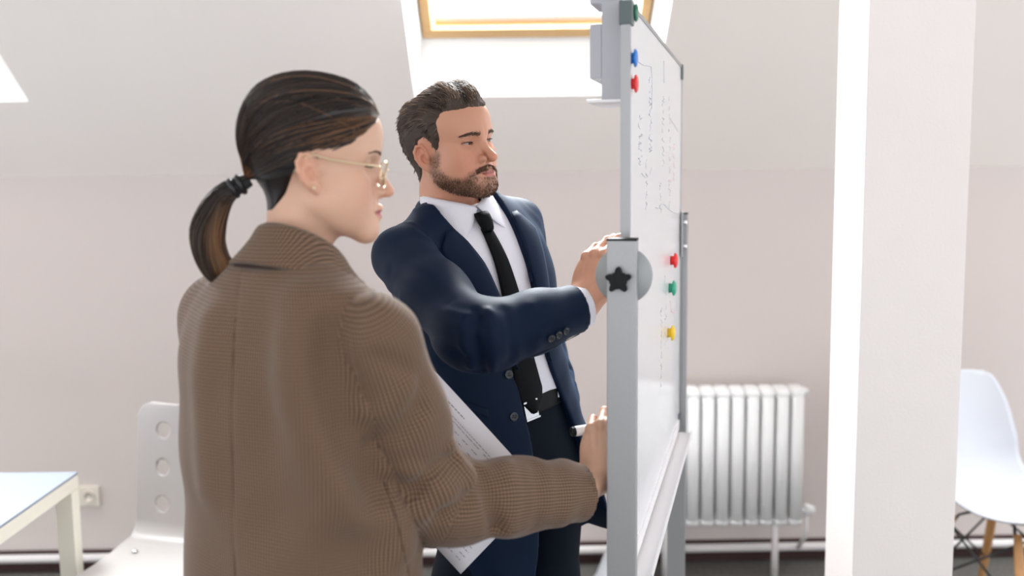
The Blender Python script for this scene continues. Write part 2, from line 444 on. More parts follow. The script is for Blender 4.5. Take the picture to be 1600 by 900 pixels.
# white shell chair with beech dowel legs at the right
t = empty('shell_chair', (0, 0, 0), 'white plastic shell chair with beech dowel legs behind the column', 'chair')
cb = pix(1572, 800, 3.32); t.location = (cb[0], cb[1], 0); t.rotation_euler = (0, 0, math.radians(33))
def eames():
    bm = bmesh.new(); N, K = 32, 44; V = {}
    ctrl = [(-0.235, 0.425, 0.175), (-0.215, 0.440, 0.215), (-0.12, 0.425, 0.235), (0.0, 0.415, 0.238), (0.09, 0.43, 0.235), (0.155, 0.51, 0.236), (0.185, 0.62, 0.236), (0.205, 0.75, 0.222), (0.222, 0.845, 0.185), (0.228, 0.872, 0.135)]
    A = np.array(ctrl); tt = np.linspace(0, 1, len(A)); 
    def at(s):
        # Catmull-Rom through the profile
        k = min(int(s * (len(A) - 1)), len(A) - 2); f = s * (len(A) - 1) - k
        p0, p1, p2, p3 = A[max(k - 1, 0)], A[k], A[k + 1], A[min(k + 2, len(A) - 1)]
        return 0.5 * ((2 * p1) + (p2 - p0) * f + (2 * p0 - 5 * p1 + 4 * p2 - p3) * f * f + (3 * p1 - p0 - 3 * p2 + p3) * f ** 3)
    for k in range(K + 1):
        s = k / K; y, z, w = at(s); 
        seat = max(0, min(1, 1.25 - 1.9 * s)); back = 1 - seat
        for i in range(N + 1):
            u = i / N * 2 - 1; e = abs(u) ** 2.6
            lift = 0.035 * e * (seat * (1 if s > 0.1 else s * 10) + 0.9 * math.exp(-((s - 0.45) / 0.17) ** 2) * 1.6)
            fwd = -0.075 * e * back * math.exp(-((s - 0.62) / 0.3) ** 2)
            droop = -0.02 * e * math.exp(-((s - 1.0) / 0.08) ** 2) - 0.012 * e * math.exp(-(s / 0.06) ** 2)
            V[k, i] = bm.verts.new((u * w, y + fwd, z + lift + droop))
    for k in range(K):
        for i in range(N): bm.faces.new((V[k, i], V[k, i + 1], V[k + 1, i + 1], V[k + 1, i]))
    return bm
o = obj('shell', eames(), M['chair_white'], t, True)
md = o.modifiers.new('solid', 'SOLIDIFY'); md.thickness = 0.007; md.offset = -1
feet = []
for sx in (-1, 1):
    for sy in (-1, 1):
        a = Vector((sx * 0.125, sy * 0.115, 0.395)); b = Vector((sx * 0.235, sy * 0.225, 0.0))
        bm = bmesh.new(); tube(bm, [a.lerp(b, k / 6) for k in range(7)], [0.013, 0.016, 0.0165, 0.016, 0.015, 0.0135, 0.012], 12); obj('leg', bm, M['beech'], t, True)
        feet.append((sx, sy, a, b))
        bm = bmesh.new(); tube(bm, [(sx * 0.07, sy * 0.07, 0.412), (sx * 0.118, sy * 0.10, 0.40), a.lerp(b, 0.15)], 0.005, 8); obj('wire_bracket', bm, M['black_wire'], t, True)
fd = {(s[0], s[1]): s for s in feet}
for A_, B_ in (((-1, -1), (1, -1)), ((1, -1), (1, 1)), ((1, 1), (-1, 1)), ((-1, 1), (-1, -1))):
    for fa, fb in ((0.08, 0.62), (0.62, 0.08)):
        bm = bmesh.new(); tube(bm, [fd[A_][2].lerp(fd[A_][3], fa), fd[B_][2].lerp(fd[B_][3], fb)], 0.0042, 8); obj('wire_brace', bm, M['black_wire'], t, True)

# ------------------------------------------------------------------ whiteboard on its stand
HB = math.radians(14.2)
D = Vector((math.sin(HB), math.cos(HB), 0)); NR = Vector((math.cos(HB), -math.sin(HB), 0)); ZZ = Vector((0, 0, 1))   # along the board, towards its right-hand face, up
P0 = Vector((0.1885, 1.65, 0)); BL = 1.06; BZ0, BZ1 = 0.90, 1.872; BT = 0.016
BM = axes(P0, D, NR, ZZ)                # board coordinates: x along, y out of the right face, z up
t = empty('whiteboard', P0, 'mobile whiteboard with aluminium frame and posts, seen edge-on', 'whiteboard')
BT4 = Matrix.Translation(-P0) @ BM; B3 = BT4.to_3x3()
def bb(nm, c, s, m, bev=0.0015, par=t):
    bm = bmesh.new(); box(bm, BT4 @ Vector(c), s, B3, bev); return obj(nm, bm, m, par)
zc = (BZ0 + BZ1) / 2; zh = BZ1 - BZ0
bb('panel', (BL / 2, 0, zc), (BL - 0.01, BT - 0.004, zh - 0.01), M['board'])
bb('frame_side', (0.005, 0, zc), (0.011, BT, zh), M['alu']); bb('frame_side', (BL - 0.005, 0, zc), (0.011, BT, zh), M['alu'])
bb('frame_top', (BL / 2, 0, BZ1 - 0.003), (BL - 0.02, BT, 0.008), M['alu'])
bb('frame_bottom', (BL / 2, 0, BZ0 + 0.012), (BL - 0.02, BT + 0.004, 0.026), M['holder_white'])
bb('marker_tray', (BL / 2, 0.022, BZ0 - 0.012), (BL - 0.06, 0.044, 0.006), M['holder_white'])
bb('tray_lip', (BL / 2, 0.043, BZ0 - 0.008), (BL - 0.06, 0.003, 0.014), M['holder_white'])
for x in (0.014, BL - 0.014):
    for z in (BZ0 + 0.018, BZ1 - 0.018):
        if x < 0.1 and z < 1.2: m_ = M['holder']
        else: m_ = M['cap_grey']
        bb('corner_cap', (x, 0, z), (0.033, BT + 0.006, 0.040), m_, 0.004)
PT = pix(975, 376, 1.61)[2]
PW = 0.0485
for nm, x, zt_, m_ in (('near', -0.030, PT, 0), ('far', BL + 0.022, pix(1073, 334, 2.70)[2], 1)):
    po = bb('post', (x, 0.0, zt_ / 2 + 0.03), (0.026, PW, zt_ - 0.06), M['alu'], 0.002)
    bb('post_cap', (x, 0.0, zt_ + 0.0015), (0.027, PW + 0.001, 0.004), M['cap'], 0.001)
    bb('foot', (x, 0.0, 0.040), (0.03, 0.56, 0.03), M['alu'], 0.004)
    for sy in (-1, 1):
        bm = bmesh.new(); lathe(bm, [(0, 0), (0.018, 0), (0.020, 0.008), (0.020, 0.018), (0.010, 0.026), (0, 0.026)], 14, BT4 @ Matrix.Translation((x, sy * 0.255, 0))); obj('caster', bm, M['cap'], t, True)
bb('cross_bar', (BL / 2, 0, 0.28), (BL + 0.02, 0.02, 0.03), M['alu'])
zk = pix(980, 430, 1.64)[2]
Rx = Matrix.Rotation(math.pi / 2, 4, 'Y')
bm = bmesh.new(); lathe(bm, [(0, 0), (0.046, 0), (0.0475, 0.0015), (0.0475, 0.0055), (0.046, 0.007), (0, 0.007)], 48, BT4 @ Matrix.Translation((-0.0165, 0.0, zk)) @ Rx); obj('pivot_disc', bm, M['alu_dark'], t, True)
bm = bmesh.new()
star = []
for k in range(50):
    a = k * 2 * math.pi / 50 + 0.35; star.append(((0.0165 + 0.0055 * math.cos(5 * a)) * math.cos(a), (0.0165 + 0.0055 * math.cos(5 * a)) * math.sin(a)))
prism(bm, star, BT4 @ Matrix.Translation((-0.0435, -0.004, zk - 0.004)) @ Matrix.Rotation(-math.pi / 2, 4, 'Y'), 0.0, 0.016)
bmesh.ops.bevel(bm, geom=[e for e in bm.edges if len(e.link_faces) == 2 and any(len(f.verts) > 10 for f in e.link_faces)], offset=0.003, segments=2, affect='EDGES')
kn = obj('knob', bm, M['cap'], t)
bm = bmesh.new(); lathe(bm, [(0.010, 0), (0.010, 0.012)], 14, BT4 @ Matrix.Translation((-0.056, -0.004, zk - 0.004)) @ Rx); obj('knob_boss', bm, M['cap'], t, True)
bb('bracket', (BL - 0.004, 0.012, pix(1070, 365, 2.70)[2]), (0.045, 0.004, 0.12), M['alu'])
for yy in (347, 384):
    z = pix(1073, yy, 2.7)[2]
    bm = bmesh.new(); lathe(bm, [(0, 0), (0.0085, 0), (0.0085, 0.004), (0.006, 0.008), (0, 0.009)], 12, BT4 @ Matrix.Translation((BL + 0.009, 0.016, z)) @ Matrix.Rotation(-math.pi / 2, 4, 'Y')); obj('bolt', bm, M['chrome'], t, True)

def on_board(x, y, off=0.0):
    "where a sight line through photo position x, y meets the right-hand face of the board"
    v = Vector(CR * (x - 800) / F_PX + CU * (450 - y) / F_PX + _fw); c = Vector(CC)
    p = P0 + NR * (BT / 2 - 0.002 + off); k = (p - c).dot(NR) / v.dot(NR)
    return c + v * k
def strokes(nm, lines, m, r=0.0016):
    bm = bmesh.new()
    for ln in lines:
        pts = [on_board(*q) - P0 for q in ln]
        tube(bm, pts, r, 6)
    o = obj(nm, bm, m, t, True); o['kind'] = 'stuff'; return o
rnd = random.Random(4)
def scribble(x, y0, y1, n, amp):
    "a column of illegible handwriting between two heights"
    out = []; y = y0
    while y < y1:
        ln = []; k = rnd.randint(4, 7)
        for i in range(k): ln.append((x + rnd.uniform(-amp, amp), y + i * 2.4 + rnd.uniform(-1, 1)))
        out.append(ln); y += k * 2.4 + rnd.uniform(2, 5)
    return out
strokes('marker_line', [[(997, 97), (1006, 102), (1017, 104), (1018, 115), (1018.5, 140), (1018, 170)], [(1002, 271), (1008, 277), (1015, 274), (1018, 262)],
                        [(1030, 322), (1036, 318), (1046, 328), (1056, 334), (1066, 333)], [(1047, 185), (1053, 195), (1060, 206)], [(1037, 95), (1037, 130)],
                        [(1024, 324), (1029, 326), (1033, 320)]], M['marker_grey'], 0.0011)
strokes('marker_writing', scribble(1016, 120, 240, 9, 2.6) + scribble(1000, 180, 260, 9, 3.0), M['marker_blue'], 0.0009)
strokes('marker_writing', scribble(1036, 150, 260, 9, 2.0) + scribble(1046, 150, 330, 9, 1.6) + scribble(1010, 250, 330, 6, 2) + scribble(1032, 285, 320, 6, 1.5) + scribble(1040, 430, 540, 9, 1.6) + scribble(1033, 480, 600, 9, 1.4), M['marker_grey'], 0.0007)
strokes('marker_writing', [[(1044, 283), (1047, 281), (1049, 283)], [(1047, 470), (1049, 487), (1054, 489), (1057, 486)]] + scribble(1053, 225, 275, 5, 1), M['marker_red'], 0.0008)

def magnet(x, y, m, label, r=0.0185, flat=0.78):
    p = on_board(x, y)
    e = empty('magnet', p, label, 'magnet', group='round magnets on the whiteboard')
    T = Matrix([[D[i], ZZ[i], NR[i] * flat, 0] for i in range(3)] + [[0, 0, 0, 1]])
    bm = bmesh.new(); lathe(bm, [(0, 0), (r * 0.60, 0), (r * 0.60, 0.012), (0, 0.012)], 20, T); obj('base', bm, m, e, True)
    bm = bmesh.new(); lathe(bm, [(0, 0.011), (r * 0.95, 0.011), (r, 0.0135), (r * 0.96, 0.017), (r * 0.75, 0.0205), (r * 0.4, 0.0225), (0, 0.023)], 24, T); obj('grip', bm, m, e, True)
magnet(1048, 407, M['red'], 'red round magnet low on the board, above the light green one')
magnet(1045.5, 450, M['green'], 'light green round magnet between the low red and the yellow ones')
magnet(1043.5, 520, M['yellow'], 'yellow round magnet, lowest on the board')
magnet(987, 20, M['dkgreen'], 'dark green magnet at the top near corner of the board', 0.0150, 0.5)
magnet(986, 91, M['blue'], 'blue round magnet near the top of the board', 0.0150, 0.5)
magnet(987, 131, M['red'], 'red magnet just below the blue one near the top', 0.0150, 0.5)

# clamp-on holder on the left face of the board
hz = pix(940, 75, 1.66)[2]
e = empty('board_holder', P0 + D * 0.06 - NR * BT / 2 + ZZ * hz, 'lavender grey plastic holder clamped to the top left side of the whiteboard', 'holder')
HT = Matrix([[D[i], -NR[i], ZZ[i], 0] for i in range(3)] + [[0, 0, 0, 1]]); H3 = HT.to_3x3()
def hb(nm, c, s, m, bev=0.003):
    bm = bmesh.new(); box(bm, HT @ Vector(c), s, H3, bev); return obj(nm, bm, m, e)
px = 1.66 / F_PX
hb('back_plate', (0.05, 0.019, 0.0), (0.14, 0.037, 152 * px), M['holder'], 0.002)
hb('box', (0.05, 0.0475, 0.0), (0.14, 0.020, 84 * px), M['holder'], 0.002)
hb('lower_ledge', (0.05, 0.032, -77 * px), (0.14, 0.062, 0.006), M['holder_white'], 0.002)
hb('upper_clip', (0.05, 0.032, 82 * px), (0.10, 0.058, 0.014), M['holder'], 0.005)
# ------------------------------------------------------------------ implicit surfaces for bodies and clothes
F4 = np.float32
def A3(*v): return np.array(v, dtype=F4)
def smin(a, b, k):
    h = np.maximum(k - np.abs(a - b), 0) / k
    return np.minimum(a, b) - h * h * k * 0.25
def smax(a, b, k): return -smin(-a, -b, k)
def sph(p, c, r): return np.sqrt(((p - A3(*c)) ** 2).sum(1)) - r
def ell(p, c, r, R=None):
    q = p - A3(*c)
    if R is not None: q = q @ R.astype(F4)
    r = A3(*r)
    k0 = np.sqrt(((q / r) ** 2).sum(1)); k1 = np.sqrt(((q / (r * r)) ** 2).sum(1)) + 1e-9
    return k0 * (k0 - 1.0) / k1
def seg_t(p, a, b):
    a = A3(*a); ba = A3(*b) - a; pa = p - a
    t = np.clip((pa @ ba) / max(float(ba @ ba), 1e-12), 0, 1)
    d = np.sqrt(((pa - t[:, None] * ba) ** 2).sum(1))
    return d, t
def cone(p, a, b, ra, rb):
    d, t = seg_t(p, a, b); return d - (ra + (rb - ra) * t)
def chain(p, pts, rad, k):
    f = cone(p, pts[0], pts[1], rad[0], rad[1])
    for i in range(1, len(pts) - 1): f = smin(f, cone(p, pts[i], pts[i + 1], rad[i], rad[i + 1]), k)
    return f
def sstep(x, a, b):
    t = np.clip((x - a) / (b - a), 0, 1); return t * t * (3 - 2 * t)
def gauss(x, w): return np.exp(-(x / w) ** 2)
def pline(p, pts):
    d = None
    for a, b in zip(pts[:-1], pts[1:]):
        e, _ = seg_t(p, a, b); d = e if d is None else np.minimum(d, e)
    return d
def rotm(rx=0, ry=0, rz=0):
    return np.array(Matrix.Rotation(rz, 3, 'Z') @ Matrix.Rotation(ry, 3, 'Y') @ Matrix.Rotation(rx, 3, 'X'))

def evalc(f, P, n=300000):
    return np.concatenate([f(P[i:i + n]) for i in range(0, len(P), n)]) if len(P) else np.zeros(0, F4)

def surfnet(f, ax, coarse=4, margin=1.6):
    """mesh the zero level of f on the tensor grid given by the three coordinate arrays ax;
    a coarse pass first finds the blocks near the surface"""
    ax = [np.asarray(a, dtype=F4) for a in ax]
    n = [len(a) for a in ax]
    ci = [np.unique(np.append(np.arange(0, m, coarse), m - 1)) for m in n]
    G = np.stack(np.meshgrid(*[a[c] for a, c in zip(ax, ci)], indexing='ij'), -1).reshape(-1, 3)
    fc = evalc(f, G).reshape([len(c) for c in ci])
    # per coarse cell: half diagonal against the field
    D3 = [np.diff(a[c]) for a, c in zip(ax, ci)]
    diag = np.sqrt(D3[0][:, None, None] ** 2 + D3[1][None, :, None] ** 2 + D3[2][None, None, :] ** 2) * 0.5 * margin
    cm = [c - 1 for c in fc.shape]
    act = np.zeros(cm, bool); mn = np.full(cm, 1e9, F4); mx = -mn
    for i in (0, 1):
        for j in (0, 1):
            for k in (0, 1):
                s = fc[i:cm[0] + i, j:cm[1] + j, k:cm[2] + k]; mn = np.minimum(mn, s); mx = np.maximum(mx, s)
    act = (mn < diag) & (mx > -diag)
    full = np.empty(n, F4)
    own = [np.clip(np.searchsorted(c, np.arange(m), side='right') - 1, 0, len(c) - 2) for c, m in zip(ci, n)]
    full[:] = np.where(fc < 0, -1, 1)[np.ix_(own[0], own[1], own[2])]
    need = np.zeros(n, bool)
    for c in np.argwhere(act):
        need[ci[0][c[0]]:ci[0][c[0] + 1] + 1, ci[1][c[1]]:ci[1][c[1] + 1] + 1, ci[2][c[2]]:ci[2][c[2] + 1] + 1] = True
    I = np.argwhere(need)
    P = np.stack([ax[0][I[:, 0]], ax[1][I[:, 1]], ax[2][I[:, 2]]], 1)
    full[need] = evalc(f, P)
    sg = full < 0
    cs = [m - 1 for m in n]
    cnt = np.zeros(cs, np.int8)
    for i in (0, 1):
        for j in (0, 1):
            for k in (0, 1): cnt += sg[i:cs[0] + i, j:cs[1] + j, k:cs[2] + k]
    cell = (cnt > 0) & (cnt < 8)
    C = np.argwhere(cell); idx = np.full(cs, -1, np.int64); idx[cell] = np.arange(len(C))
    acc = np.zeros((len(C), 3), np.float64); num = np.zeros(len(C))
    co = lambda o: np.stack([ax[d][C[:, d] + o[d]] for d in range(3)], 1)
    val = lambda o: full[C[:, 0] + o[0], C[:, 1] + o[1], C[:, 2] + o[2]]
    for d in range(3):
        e1, e2 = [x for x in range(3) if x != d]
        for a in (0, 1):
            for b in (0, 1):
                o0 = [0, 0, 0]; o0[e1] = a; o0[e2] = b; o1 = list(o0); o1[d] = 1
                v0, v1 = val(o0), val(o1); m = (v0 < 0) != (v1 < 0)
                t = np.where(m, v0 / np.where(m, v0 - v1, 1), 0)[:, None]
                acc += np.where(m[:, None], co(o0) * (1 - t) + co(o1) * t, 0); num += m
    V = acc / np.maximum(num, 1)[:, None]
    faces = []
    for d in range(3):
        e1, e2 = (d + 1) % 3, (d + 2) % 3
        sl0 = [slice(1, -1)] * 3; sl0[d] = slice(0, n[d] - 1); sl1 = list(sl0); sl1[d] = slice(1, n[d])
        a, b = sg[tuple(sl0)], sg[tuple(sl1)]
        E_ = np.argwhere(a != b)
        if not len(E_): continue
        fl = a[tuple(E_.T)]
        base = E_.copy()
        base[:, e1] += 1; base[:, e2] += 1
        def ix(da, db):
            q = base.copy(); q[:, e1] += da; q[:, e2] += db; return idx[tuple(q.T)]
        Q = np.stack([ix(-1, -1), ix(0, -1), ix(0, 0), ix(-1, 0)], 1)
        Q[~fl] = Q[~fl][:, ::-1]
        faces.append(Q)
    Fq = np.concatenate(faces); Fq = Fq[(Fq >= 0).all(1)]
    return V.astype(F4), Fq

def uni(a, b, h): return np.arange(a, b + h, h)
def mixax(a, b, h, fine):
    "grid coordinates from a to b with step h, finer (lo, hi, step) in the given stretches"
    out = []; x = a
    while x < b + h:
        out.append(x); st = h
        for lo, hi, s in fine:
            if lo <= x < hi: st = min(st, s)
            else:
                dd = max(lo - x, x - hi); st = min(st, max(s, s + dd * 0.25))
        x += st
    return np.array(out)

def relax(V, Fq, it=1, w=0.5):
    n = len(V)
    for _ in range(it):
        acc = np.zeros((n, 3)); cnt = np.zeros(n)
        for a, b in ((0, 1), (1, 2), (2, 3), (3, 0)):
            for s, e in ((a, b), (b, a)):
                for c in range(3): acc[:, c] += np.bincount(Fq[:, s], V[Fq[:, e], c], n)
                cnt += np.bincount(Fq[:, s], minlength=n)
        V = V + (acc / np.maximum(cnt, 1)[:, None] - V) * w
    return V.astype(F4)

def toward(f, o, d, far, it=0, off=0.0):
    "first hit of rays o + t d with the surface f = 0 (sphere tracing), lifted off by off"
    o = np.asarray(o, F4); d = np.asarray(d, F4); d = d / np.linalg.norm(d, axis=-1, keepdims=True)
    if d.ndim == 1: d = np.repeat(d[None], len(o), 0)
    t = np.zeros(len(o), F4)
    for _ in range(44):
        v = f(o + d * t[:, None]) - off
        t = np.minimum(t + v * 0.7, far)
    return o + d * t[:, None]

def apply_folds(q, dd, folds):
    for P, a, w in folds:
        lo, hi = P.min(0) - 3 * w, P.max(0) + 3 * w
        m = ((q > lo) & (q < hi)).all(1)
        if m.any(): dd[m] = dd[m] - a * gauss(pline(q[m], P), w)
    return dd

def colattr(o, name, C):
    me = o.data; a = me.color_attributes.new(name, 'FLOAT_COLOR', 'POINT')
    C = np.concatenate([np.asarray(C, F4), np.ones((len(C), 1), F4)], 1)
    a.data.foreach_set('color', C.ravel())

def attr_color(m, name, target='Base Color'):
    n = nd(m, 'ShaderNodeAttribute', attribute_name=name); lk(m, n.outputs['Color'], bsdf(m).inputs[target]); return n

def strands(name, paths, rad, cols, m, parent, sides=3):
    "combed hair: every path is a tapered strand of its own, all in one mesh"
    P = np.asarray(paths, F4)                      # (n, k, 3)
    n, k, _ = P.shape
    T = np.gradient(P, axis=1); T /= np.linalg.norm(T, axis=2, keepdims=True) + 1e-9
    ref = np.array([0.31, 0.52, 0.80], F4); U_ = np.cross(T, ref); U_ /= np.linalg.norm(U_, axis=2, keepdims=True) + 1e-9
    V_ = np.cross(T, U_)
    ang = np.arange(sides) * 2 * np.pi / sides
    R_ = np.asarray(rad, F4)                       # (n, k)
    X = P[:, :, None] + (U_[:, :, None] * np.cos(ang)[None, None, :, None] + V_[:, :, None] * np.sin(ang)[None, None, :, None]) * R_[:, :, None, None]
    V = X.reshape(-1, 3)
    base = (np.arange(n)[:, None, None] * k + np.arange(k - 1)[None, :, None]) * sides + np.arange(sides)[None, None]
    nxt = (np.arange(n)[:, None, None] * k + np.arange(k - 1)[None, :, None]) * sides + ((np.arange(sides) + 1) % sides)[None, None]
    Q = np.stack([base, nxt, nxt + sides, base + sides], -1).reshape(-1, 4)
    o = rawmesh(name, V, Q, m, parent)
    C = np.repeat(np.asarray(cols, F4), sides, axis=1 if np.asarray(cols).ndim == 3 else 0) if np.asarray(cols).ndim == 3 else np.repeat(np.asarray(cols, F4), k * sides, axis=0)
    colattr(o, 'tint', C.reshape(-1, 3)); o['kind'] = 'stuff'
    return o
# ------------------------------------------------------------------ heads and hands (head space: face to -y, own left +x, eye line z = 0)
def head_prims(g):
    "returns the field of a head in head space; g holds the proportions of the person"
    fem = g['fem']
    jw, jl = g['jaw_w'], g['jaw_z']
    def f(p):
        q = p.copy(); q[:, 0] = np.abs(p[:, 0])        # symmetric
        d = ell(q, (0, 0.014, 0.032 - 0.5 * g['low']), (0.0745, 0.0965, 0.087 - 0.5 * g['low']))
        d = smin(d, ell(q, (0, -0.012, 0.045 - 0.6 * g['low']), (0.066, 0.078, 0.060 - 0.4 * g['low'])), 0.02)
        # face block and cheeks
        d = smin(d, ell(q, (0, -0.028, -0.036), (0.057, 0.060, 0.074)), 0.03)
        d = smin(d, cone(q, (jw, 0.000, -0.058), (jw - 0.004, -0.012, jl + 0.025), 0.016, 0.015), 0.03)
        d = smin(d, cone(q, (jw - 0.004, -0.012, jl + 0.025), (0.016, -0.072, g['chin_z'] + 0.016), 0.015, 0.014), 0.03)
        d = smin(d, ell(q, (0, g['chin_y'], g['chin_z'] + 0.015), (0.021, 0.016, 0.0165)), 0.022)
        d = smin(d, ell(q, (0, -0.066, -0.072), (0.030, 0.026, 0.032)), 0.022)
        d = smin(d, ell(q, (0.042, -0.048, -0.034), (0.020, 0.025, 0.022)), 0.03)
        d = smin(d, ell(q, (0.036, -0.036, -0.066), (0.019, 0.028, 0.026)), 0.03)
        d = smin(d, ell(q, (0, g['fh'], 0.046), (0.056, 0.058, 0.048)), 0.03)
        # brow and forehead
        d = smin(d, cone(q, (0.006, -0.0815, 0.017), (0.040, -0.068, 0.0175), 0.010 + 0.002 * (1 - fem), 0.009), 0.018)
        # eye sockets
        d = smax(d, -ell(q, (0.0325, -0.091, -0.003), (0.0175, 0.0165, 0.0115)), 0.016)
        # eyeball lids: a shell over the ball with an almond opening
        e = q - A3(*g['eye'])
        ball = np.sqrt((e ** 2).sum(1))
        lid = ball - 0.0138
        ex = e[:, 0]
        up = g['lid_up'] * np.sqrt(np.maximum(1 - (ex / 0.0158) ** 2, 0)) - 0.0004 + 0.05 * ex
        lo = -g['lid_lo'] * np.sqrt(np.maximum(1 - (ex / 0.0158) ** 2, 0)) + 0.0002 + 0.05 * ex
        op = np.maximum(np.maximum(e[:, 2] - up, lo - e[:, 2]), np.abs(ex) - 0.0150)
        op = np.maximum(op, e[:, 1] + 0.004)
        d = smin(d, lid, 0.006)
        # upper lid crease
        d = d + 0.0012 * gauss(e[:, 2] - (up + 0.0035), 0.0013) * gauss(ex, 0.013) * (q[:, 1] < -0.06)
        d = smax(d, -np.maximum(op * 0.9, -(ball - 0.0119)), 0.0012)
        # nose
        nb, nt = g['nose_b'], g['nose_t']
        nose = cone(q, (0, -0.079, 0.012), nb, 0.0075, 0.0072)
        nose = smin(nose, cone(q, nb, nt, 0.0070, g['tip_r']), 0.008)
        nose = smin(nose, ell(q, (g['ala'], nt[1] + 0.0175, nt[2] - 0.0015), (0.0062, 0.0100, 0.0066)), 0.007)
        nose = smin(nose, cone(q, (0, nt[1] + 0.004, nt[2] - 0.004), (0, -0.088, nt[2] - 0.008), 0.0048, 0.005), 0.006)
        d = smin(d, nose, 0.011)
        d = smax(d, -ell(q, (0.0058, nt[1] + 0.0125, nt[2] - 0.0098), (0.0030, 0.0058, 0.0040)), 0.003)
        # mouth
        m = g['mouth']                                  # y of the lips, z of the slit
        my, mz = m
        d = smin(d, chainq(q, [(0, my, mz + 0.0052), (0.007, my - 0.0006, mz + 0.0060), (0.0255, my + 0.0135, mz + 0.0008)], [0.0052 * g['lips'], 0.0054 * g['lips'], 0.0024], 0.004), 0.0045)
        d = smin(d, chainq(q, [(0, my + 0.0004, mz - 0.0066), (0.010, my + 0.0022, mz - 0.0062), (0.0245, my + 0.0140, mz - 0.0012)], [0.0060 * g['lips'], 0.0056 * g['lips'], 0.0022], 0.004), 0.0045)
        sl = pline(q, [(0, my - 0.006, mz), (0.009, my - 0.0045, mz + 0.0006), (0.0255, my + 0.0105, mz - 0.0004)])
        d = d + g['slit'] * gauss(sl, 0.0022)
        d = d + 0.0016 * gauss(pline(q, [(0, my - 0.004, mz + 0.012), (0, my + 0.001, mz + 0.020)]), 0.0032)      # philtrum
        d = d + 0.0025 * gauss(pline(q, [(0, my + 0.004, mz - 0.0165), (0.010, my + 0.007, mz - 0.0160)]), 0.006)   # under the lip
        d = d + 0.0016 * gauss(pline(q, [(0.020, -0.086, nt[2] + 0.002), (0.028, -0.080, mz + 0.008), (0.030, -0.072, mz - 0.008)]), 0.0045)
        # neck
        nk = g['neck']
        d = smin(d, cone(q, (0, 0.026, -0.050), nk[0], nk[2] * 0.97, nk[2]), 0.022)
        d = smin(d, cone(q, nk[0], nk[1], nk[2], nk[2] * 1.12), 0.02)
        # ear
        d = smin(d, ear(q), 0.004)
        return d
    def ear(q):
        # ear space: u back, v up, w outward
        c = A3(0.0735, 0.012, g['ear_z'])
        e = (q - c)
        tilt = math.radians(-12); fl = math.radians(24)
        y, z, x = e[:, 1], e[:, 2], e[:, 0]
        u = y * math.cos(tilt) + z * math.sin(tilt); v = -y * math.sin(tilt) + z * math.cos(tilt)
        w = x * math.cos(fl) - u * math.sin(fl); u = x * math.sin(fl) + u * math.cos(fl)
        P = np.stack([u, v, w], 1).astype(F4)
        base = ell(P, (0.002, 0.003, 0.001), (0.0155, 0.0275, 0.0042))
        lobe = ell(P, (-0.006, -0.0245, 0.0), (0.0075, 0.0095, 0.0040))
        r = smin(base, lobe, 0.008)
        helix = chainq(P, [(-0.010, 0.004, 0.002), (-0.009, 0.016, 0.004), (-0.003, 0.0265, 0.0048), (0.008, 0.0275, 0.0045), (0.0155, 0.018, 0.0042), (0.0165, 0.004, 0.004), (0.0115, -0.010, 0.0032), (0.003, -0.020, 0.002)],
                       [0.0026, 0.0030, 0.0032, 0.0033, 0.0032, 0.0030, 0.0027, 0.0025], 0.002)
        anti = chainq(P, [(0.001, 0.019, 0.002), (0.0085, 0.008, 0.0035), (0.0075, -0.005, 0.0035), (0.000, -0.0145, 0.003), (-0.006, -0.0135, 0.003)], [0.0020, 0.0024, 0.0025, 0.0026, 0.0024], 0.002)
        trag = ell(P, (-0.0105, -0.004, 0.003), (0.0035, 0.006, 0.0040))
        r = smax(r, -ell(P, (-0.001, -0.003, 0.0055), (0.0075, 0.0110, 0.0072)), 0.003)
        r = smax(r, -ell(P, (0.006, 0.016, 0.0065), (0.0065, 0.0085, 0.0052)), 0.003)
        r = smin(r, helix, 0.0022); r = smin(r, anti, 0.0022); r = smin(r, trag, 0.003)
        root = ell(P, (-0.006, 0.000, -0.007), (0.010, 0.020, 0.008))
        return smin(r, root, 0.005)
    return f
def chainq(p, pts, rad, k): return chain(p, pts, rad, k)

